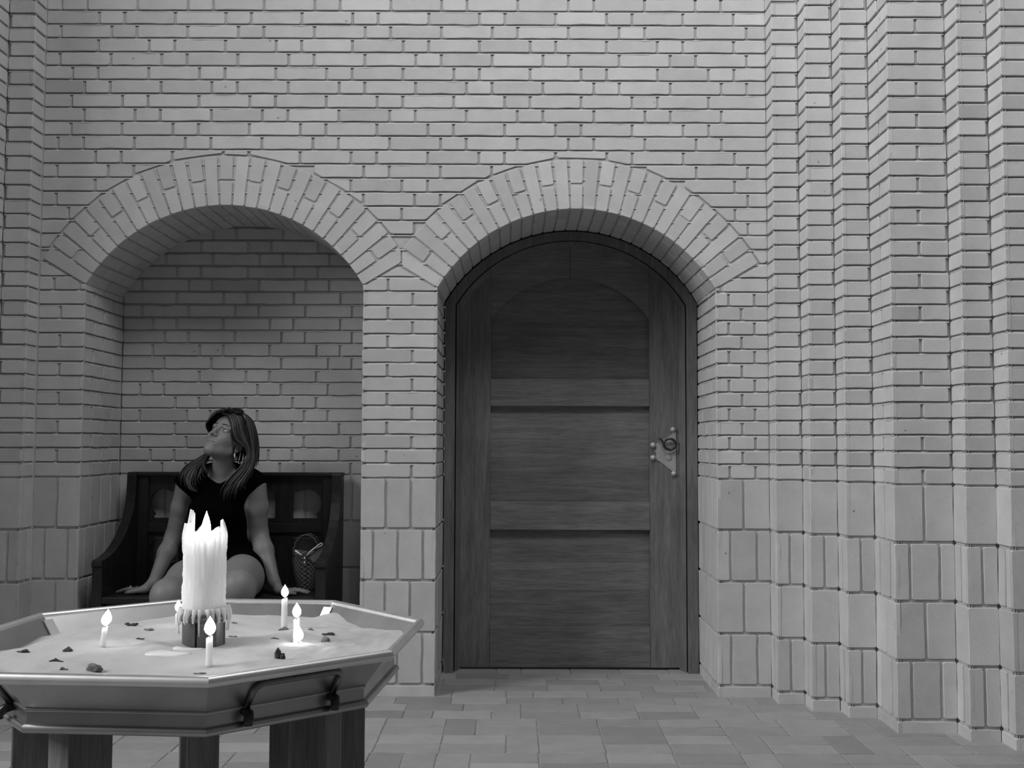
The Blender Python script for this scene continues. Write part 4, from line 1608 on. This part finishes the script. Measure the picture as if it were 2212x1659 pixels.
HIP_R, KN_R, AN_R = (-1.462, .190, .548), (-1.498, -.250, .482), (-1.520, -.210, .085)
HIP_L, KN_L, AN_L = (-1.278, .190, .548), (-1.195, -.235, .520), (-1.190, -.200, .085)
legs = []
for H_, K_, A_, tx in ((HIP_R, KN_R, AN_R, -.05), (HIP_L, KN_L, AN_L, .04)):
    legs += [cap(H_, lerp(H_, K_, .5), .098, .095, .03), cap(lerp(H_, K_, .5), K_, .095, .072, .03), ell((K_[0], K_[1] - .008, K_[2] + .004), (.062, .064, .064), .04),
             cap(K_, lerp(K_, A_, .32), .058, .055, .03), cap(lerp(K_, A_, .32), A_, .055, .034, .02),
             cap((A_[0], A_[1] + .03, .035), (A_[0] + tx * .3, A_[1] - .06, .034), .034, .036, .02),
             cap((A_[0] + tx * .3, A_[1] - .06, .034), (A_[0] + tx, A_[1] - .15, .026), .036, .025, .02)]

GROUPS = dict(head=head, torso=torso, neck=neck, arm_r=arm_r + hand_r, arm_l=arm_l + hand_l, legs=legs)
def body(P, c, rad):
    e = {k: run(v, P, c, rad) for k, v in GROUPS.items()}
    hd = smin(e['head'], e['neck'], .018)
    t = smin(e['torso'], hd, .02)
    arms = np.minimum(e['arm_r'], e['arm_l'])
    return np.minimum(smin(t, arms, .028), smin(t, e['legs'], .03))

pos, quads = surface_nets(body, (-1.90, -.36, -.004), (-.90, .37, 1.32), 0.0024)
pos = relax(pos, quads, 1, 0.5)
hl = (pos - HO) @ HA
fc = hl[quads].mean(1)
mi = np.zeros(len(quads), int)
person = mesh_from(pos, quads, 'person', [M['skin']], None, matidx=mi)
tag(person, 'person with long hair and a black top sitting on the bench, looking up', 'person')

def child_mesh(name, prims_fn, lo, hi, h, mats, it=1):
    p, q = surface_nets(prims_fn, lo, hi, h)
    p = relax(p, q, it, 0.5)
    return mesh_from(p, q, name, mats, person)

# ---- black top with cap sleeves and short skirt part
def top_fn(P, c, rad):
    e = run(torso, P, c, rad + .03) - .007
    sl = [cap(SH_R, lerp(SH_R, EL_R, .30), .0545, .0510, .03), cap(SH_L, lerp(SH_L, EL_L, .30), .0610, .0600, .03)]
    s = run(sl, P, c, rad + .03)
    # hem of each sleeve, cut obliquely across the upper arm
    for (S_, nrm, dd) in ((SH_R, (-.62, -.1, -.78), .024), (SH_L, (.66, -.1, -.75), .022)):
        n_ = np.array(nrm) / np.linalg.norm(nrm)
        s_side = (P - np.array(S_)) @ n_ - dd
        near = (P[..., 0] < -1.47) if S_ is SH_R else (P[..., 0] > -1.30)
        s = np.where(near, smax(s, s_side, .003), s)
    d = smin(e, s, .025)
    lg = run([cap(HIP_R, lerp(HIP_R, KN_R, .5), .098, .095, .03), cap(HIP_L, lerp(HIP_L, KN_L, .5), .098, .095, .03)], P, c, rad + .03) - .008
    lg = smax(lg, .045 - P[..., 1] + 0.12 * (P[..., 2] - .6), .004)
    d = smin(d, lg, .03)
    # neckline and the opening for the neck
    nk = run([ell((-1.386, .120, 1.035), (.074, .100, .066), 0)], P)
    d = smax(d, -nk, .004)
    d = d + .0012 * np.sin(P[..., 2] * 60 + 18 * P[..., 0]) * np.clip((.80 - P[..., 2]) * 8, 0, 1)
    return d
child_mesh('black_top', top_fn, (-1.66, .0, .42), (-1.10, .38, 1.07), 0.004, [M['cloth']])

# ---- eyes, brows
for sx in (-1, 1):
    mb = MB()
    c = hw(sx * .0315, .0705, .0170)
    look = HA @ np.array([-.36, .90, .20]); look /= np.linalg.norm(look)
    zax = Vector(look); xax = zax.orthogonal().normalized(); yax = zax.cross(xax)
    seg, rings = 24, 16
    vs = []; fs = []; ms = []
    for j in range(rings + 1):
        th_ = pi * j / rings
        for i in range(seg):
            a = 2 * pi * i / seg
            r = .0128
            p = Vector(c) + (zax * cos(th_) + (xax * cos(a) + yax * sin(a)) * sin(th_)) * r
            vs.append(p)
    for j in range(rings):
        f = [(j * seg + i, j * seg + (i + 1) % seg, (j + 1) * seg + (i + 1) % seg, (j + 1) * seg + i) for i in range(seg)]
        mb.v = [tuple(v) for v in vs]
        for q in f:
            mb.f.append(list(q)); mb.m.append(1 if j < 4 else 0); mb.t.append(0); mb.s.append(True)
    mb.build('eye', [M['eye'], M['iris']], person)
headgrp = lambda P: run(head, P)
def face_pt(x, z, lift=0.0):
    """point on the face surface at local x, z"""
    ys = np.linspace(.14, .02, 241)
    P = np.stack([hw(x, y, z) for y in ys])
    d = headgrp(P)
    i = int(np.argmax(d < 0))
    return Vector(hw(x, ys[i] + lift, z))
for sx in (-1, 1):
    mb = MB()
    pts = [face_pt(sx * x, z, .0010) for x, z in ((.012, .0365), (.020, .0400), (.030, .0425), (.040, .0415), (.049, .0370))]
    mb.tube(pts, [.0012, .0021, .0022, .0017, .0008], 6); mb.build('eyebrow', [M['brow']], person)
    mb = MB()      # lash line on the upper lid
    pts = [Vector(hw(sx * x, y, z)) for x, y, z in ((.0450, .0735, .0160), (.0400, .0805, .0220), (.0315, .0860, .0240), (.0240, .0840, .0215), (.0185, .0805, .0160))]
    mb.tube(pts, [.0008, .0012, .0013, .0011, .0007], 6); mb.build('eyelash', [M['brow']], person)

mb = MB()
pts = [face_pt(x, z, .0002) for x, z in ((-.0240, -.0572), (-.014, -.0584), (-.005, -.0578), (0, -.0584), (.005, -.0578), (.014, -.0582), (.022, -.0568), (.0275, -.0545))]
mb.tube(pts, [.0003, .0008, .0010, .0010, .0010, .0010, .0009, .0003], 6); mb.build('mouth_line', [M['brow']], person)

# ---- hair: a cap on the skull and long locks
GUIDES = {
 'R0': [(-1.383, 0.105, 1.291), (-1.347, 0.095, 1.28), (-1.32, 0.07, 1.243), (-1.309, 0.056, 1.195), (-1.299, 0.06, 1.165), (-1.278, 0.07, 1.148), (-1.254, 0.082, 1.13), (-1.248, 0.085, 1.089), (-1.279, 0.075, 1.035), (-1.322, 0.06, 0.988), (-1.351, 0.052, 0.938), (-1.354, 0.052, 0.872)],
 'R1': [(-1.371, 0.11, 1.3), (-1.32, 0.09, 1.287), (-1.295, 0.074, 1.245), (-1.284, 0.068, 1.197), (-1.268, 0.075, 1.161), (-1.248, 0.085, 1.126), (-1.239, 0.085, 1.078), (-1.261, 0.072, 1.024), (-1.301, 0.055, 0.971), (-1.326, 0.046, 0.919), (-1.329, 0.046, 0.855)],
 'R2': [(-1.36, 0.115, 1.305), (-1.303, 0.1, 1.292), (-1.27, 0.093, 1.25), (-1.254, 0.093, 1.198), (-1.24, 0.095, 1.143), (-1.229, 0.09, 1.089), (-1.232, 0.08, 1.035), (-1.262, 0.062, 0.981), (-1.29, 0.05, 0.934), (-1.304, 0.048, 0.864)],
 'R3': [(-1.353, 0.14, 1.308), (-1.293, 0.13, 1.295), (-1.252, 0.125, 1.255), (-1.232, 0.12, 1.198), (-1.223, 0.115, 1.139), (-1.218, 0.108, 1.078), (-1.226, 0.098, 1.024), (-1.247, 0.088, 0.981), (-1.262, 0.082, 0.95), (-1.229, 0.082, 0.944)],
 'R4': [(-1.357, 0.17, 1.307), (-1.297, 0.17, 1.291), (-1.249, 0.17, 1.249), (-1.227, 0.165, 1.188), (-1.218, 0.16, 1.121), (-1.221, 0.15, 1.055), (-1.229, 0.14, 1.012)],
 'B0': [(-1.368, 0.18, 1.305), (-1.342, 0.215, 1.293), (-1.319, 0.235, 1.244), (-1.306, 0.24, 1.177), (-1.309, 0.24, 1.098), (-1.321, 0.24, 1.02)],
 'B1': [(-1.383, 0.17, 1.304), (-1.389, 0.21, 1.292), (-1.4, 0.235, 1.244), (-1.41, 0.245, 1.176), (-1.413, 0.245, 1.098), (-1.419, 0.24, 1.02)],
 'L4': [(-1.384, 0.165, 1.304), (-1.424, 0.19, 1.292), (-1.451, 0.21, 1.259), (-1.45, 0.225, 1.221), (-1.43, 0.235, 1.176), (-1.441, 0.23, 1.12), (-1.503, 0.185, 1.074), (-1.554, 0.15, 1.037), (-1.57, 0.115, 0.985), (-1.561, 0.095, 0.929)],
 'L3': [(-1.382, 0.15, 1.304), (-1.423, 0.17, 1.293), (-1.453, 0.19, 1.263), (-1.455, 0.21, 1.227), (-1.433, 0.23, 1.176), (-1.438, 0.22, 1.12), (-1.484, 0.165, 1.07), (-1.534, 0.13, 1.033), (-1.553, 0.1, 0.986), (-1.539, 0.088, 0.93)],
 'L2': [(-1.383, 0.145, 1.306), (-1.42, 0.15, 1.297), (-1.446, 0.16, 1.269), (-1.456, 0.18, 1.236), (-1.439, 0.22, 1.187), (-1.435, 0.21, 1.125), (-1.47, 0.15, 1.066), (-1.509, 0.12, 1.029), (-1.53, 0.098, 0.973), (-1.506, 0.088, 0.926), (-1.461, 0.082, 0.913)],
 'L1': [(-1.384, 0.13, 1.303), (-1.415, 0.125, 1.292), (-1.439, 0.128, 1.266), (-1.456, 0.15, 1.237), (-1.443, 0.2, 1.187), (-1.433, 0.2, 1.132), (-1.452, 0.13, 1.07), (-1.471, 0.095, 1.023), (-1.483, 0.08, 0.974), (-1.46, 0.076, 0.948)],
 'L0': [(-1.386, 0.125, 1.299), (-1.412, 0.108, 1.285), (-1.434, 0.1, 1.261), (-1.449, 0.108, 1.237), (-1.451, 0.15, 1.209), (-1.435, 0.19, 1.165), (-1.435, 0.16, 1.116), (-1.441, 0.115, 1.081), (-1.443, 0.085, 1.047), (-1.424, 0.073, 1.024), (-1.396, 0.068, 1.011)],
}
def resample(pts, n=26):
    P = [np.array(p, float) for p in pts]
    P = [2 * P[0] - P[1]] + P + [2 * P[-1] - P[-2]]
    out = []
    m = len(P) - 3
    for i in range(n):
        t = m * i / (n - 1)
        k = min(int(t), m - 1); t -= k
        a, b, c, d = P[k:k + 4]
        out.append(0.5 * (2 * b + (c - a) * t + (2 * a - 5 * b + 4 * c - d) * t * t + (3 * b - a - 3 * c + d) * t ** 3))
    return np.array(out)
GR = {k: resample(v) for k, v in GUIDES.items()}
hm = MB()
rh = random.Random(11)
def locks(a, b, n, r=.0062, t0=-0.05, t1=1.05, jit=.006):
    n = int(n * 1.6); r *= .80
    A, B = GR[a], GR[b]
    for i in range(n):
        t = t0 + (t1 - t0) * (i + rh.uniform(.1, .9)) / n
        P = A * (1 - t) + B * t
        ph, am = rh.uniform(0, 6.28), rh.uniform(.3, 1.5) * jit
        end = rh.uniform(.86, 1.0)
        k = int(len(P) * end)
        P = P[:k].copy()
        s = np.linspace(0, 1, k)
        off = rh.gauss(0, .0025)
        cw = rh.gauss(0, .012)
        P[:, 0] += am * np.sin(s * 5.0 + ph) * s + cw * np.clip(s - .6, 0, 1) ** 1.5 * 3; P[:, 1] += am * np.cos(s * 6.0 + ph) * s + off; P[:, 2] += am * .4 * np.sin(s * 4 + ph)
        rr = r * rh.uniform(.65, 1.2)
        rad = [rr * (0.55 + 0.45 * min(1, q * 6)) * (1.0 if q < .74 else max(.12, 1 - (q - .74) / .28)) for q in s]
        hm.tube([tuple(p) for p in P], rad, 7, tone=max(-1.0, rh.gauss(-.1, .8)))
locks('R0', 'R1', 16, .0050); locks('R1', 'R2', 16, .0058); locks('R2', 'R3', 16, .0062); locks('R3', 'R4', 14, .0066)
locks('R4', 'B0', 14, .0075); locks('B0', 'B1', 14, .0080); locks('B1', 'L4', 14, .0080); locks('L4', 'L3', 16, .0068)
locks('L3', 'L2', 18, .0064); locks('L2', 'L1', 14, .0058); locks('L1', 'L0', 13, .0050)
hair = hm.build('hair', [M['hair']], person)
def capfn(P, c, rad):
    d = run([ell((0, -.014, .046), (.080, .098, .086), 0, frame=HF)], P)
    q = (P - HO) @ HA
    return smax(d, .838 * q[..., 1] - .546 * q[..., 2] + .010, .006)
p_, q_ = surface_nets(capfn, (-1.48, .0, 1.04), (-1.2, .28, 1.33), 0.005)
hb = mesh_from(p_, q_, 'hair', [M['hair']], person)
# join the cap into the hair mesh
bm = bmesh.new(); bm.from_mesh(hair.data); bm.from_mesh(hb.data); bm.to_mesh(hair.data); bm.free()
bpy.data.objects.remove(hb)
hair['label'] = 'long streaked hair parted at the front'

# ---- sunglasses pushed up on the hair, earring, ring
mb = MB()
LENS = []
def lens(c, ax, up):
    """one dark lens with its rim: centre, long axis, short axis"""
    vs = []; n = 24
    c, ax, up = np.array(c), np.array(ax), np.array(up)
    nn = np.cross(ax, up); nn /= np.linalg.norm(nn)
    for d in (0, .0035):
        for i in range(n):
            a = 2 * pi * i / n
            q = math.copysign(abs(cos(a)) ** .75, cos(a)); w = math.copysign(abs(sin(a)) ** .75, sin(a))
            vs.append(tuple(c + ax * q + up * w + nn * d))
    mb.add(vs, [tuple(reversed(range(n))), tuple(range(n, 2 * n))] + [(i, (i + 1) % n, n + (i + 1) % n, n + i) for i in range(n)])
    mb.tube(vs[:n], .0022, 6, closed=True)
lens((-1.297, .090, 1.3015), (.0245, .004, -.0075), (.0035, .016, .0070))
lens((-1.355, .082, 1.3095), (-.0245, .003, -.0050), (.0010, .016, .0050))
mb.tube([(-1.322, .078, 1.305), (-1.327, .076, 1.309), (-1.332, .077, 1.308)], .0024, 8)
mb.tube([(-1.274, .094, 1.293), (-1.268, .088, 1.284), (-1.258, .080, 1.264), (-1.251, .074, 1.238), (-1.249, .074, 1.212)], [.0042, .0042, .0038, .0034, .0028], 8)
mb.tube([(-1.378, .086, 1.303), (-1.400, .100, 1.292), (-1.425, .125, 1.270), (-1.440, .155, 1.235)], [.0042, .0040, .0036, .0030], 8)
mb.build('sunglasses', [M['gloss']], person)
mb = MB()
e0 = hw(.0775, -.008, -.046)
mb.lathe([(.0006, 0), (.0030, -.004), (.0036, -.010), (.0030, -.017), (.0014, -.022), (.0005, -.023)], 12, tuple(e0))
mb.build('earring', [M['pearl']], person)
mb = MB()
Oh, Ah = HRF
def hl_(x, y, z): return tuple(Oh + Ah @ np.array([x, y, z]))
rp = [hl_(.094 + .0, .0100 + .0104 * cos(t), .0195 + .0104 * sin(t)) for t in [2 * pi * i / 18 for i in range(18)]]
mb.tube(rp, .0018, 6, closed=True)
mb.lathe([(.001, -.003), (.004, 0), (.003, .004), (.001, .006)], 10, hl_(.094, .010, .031))
mb.build('finger_ring', [M['pearl']], person)
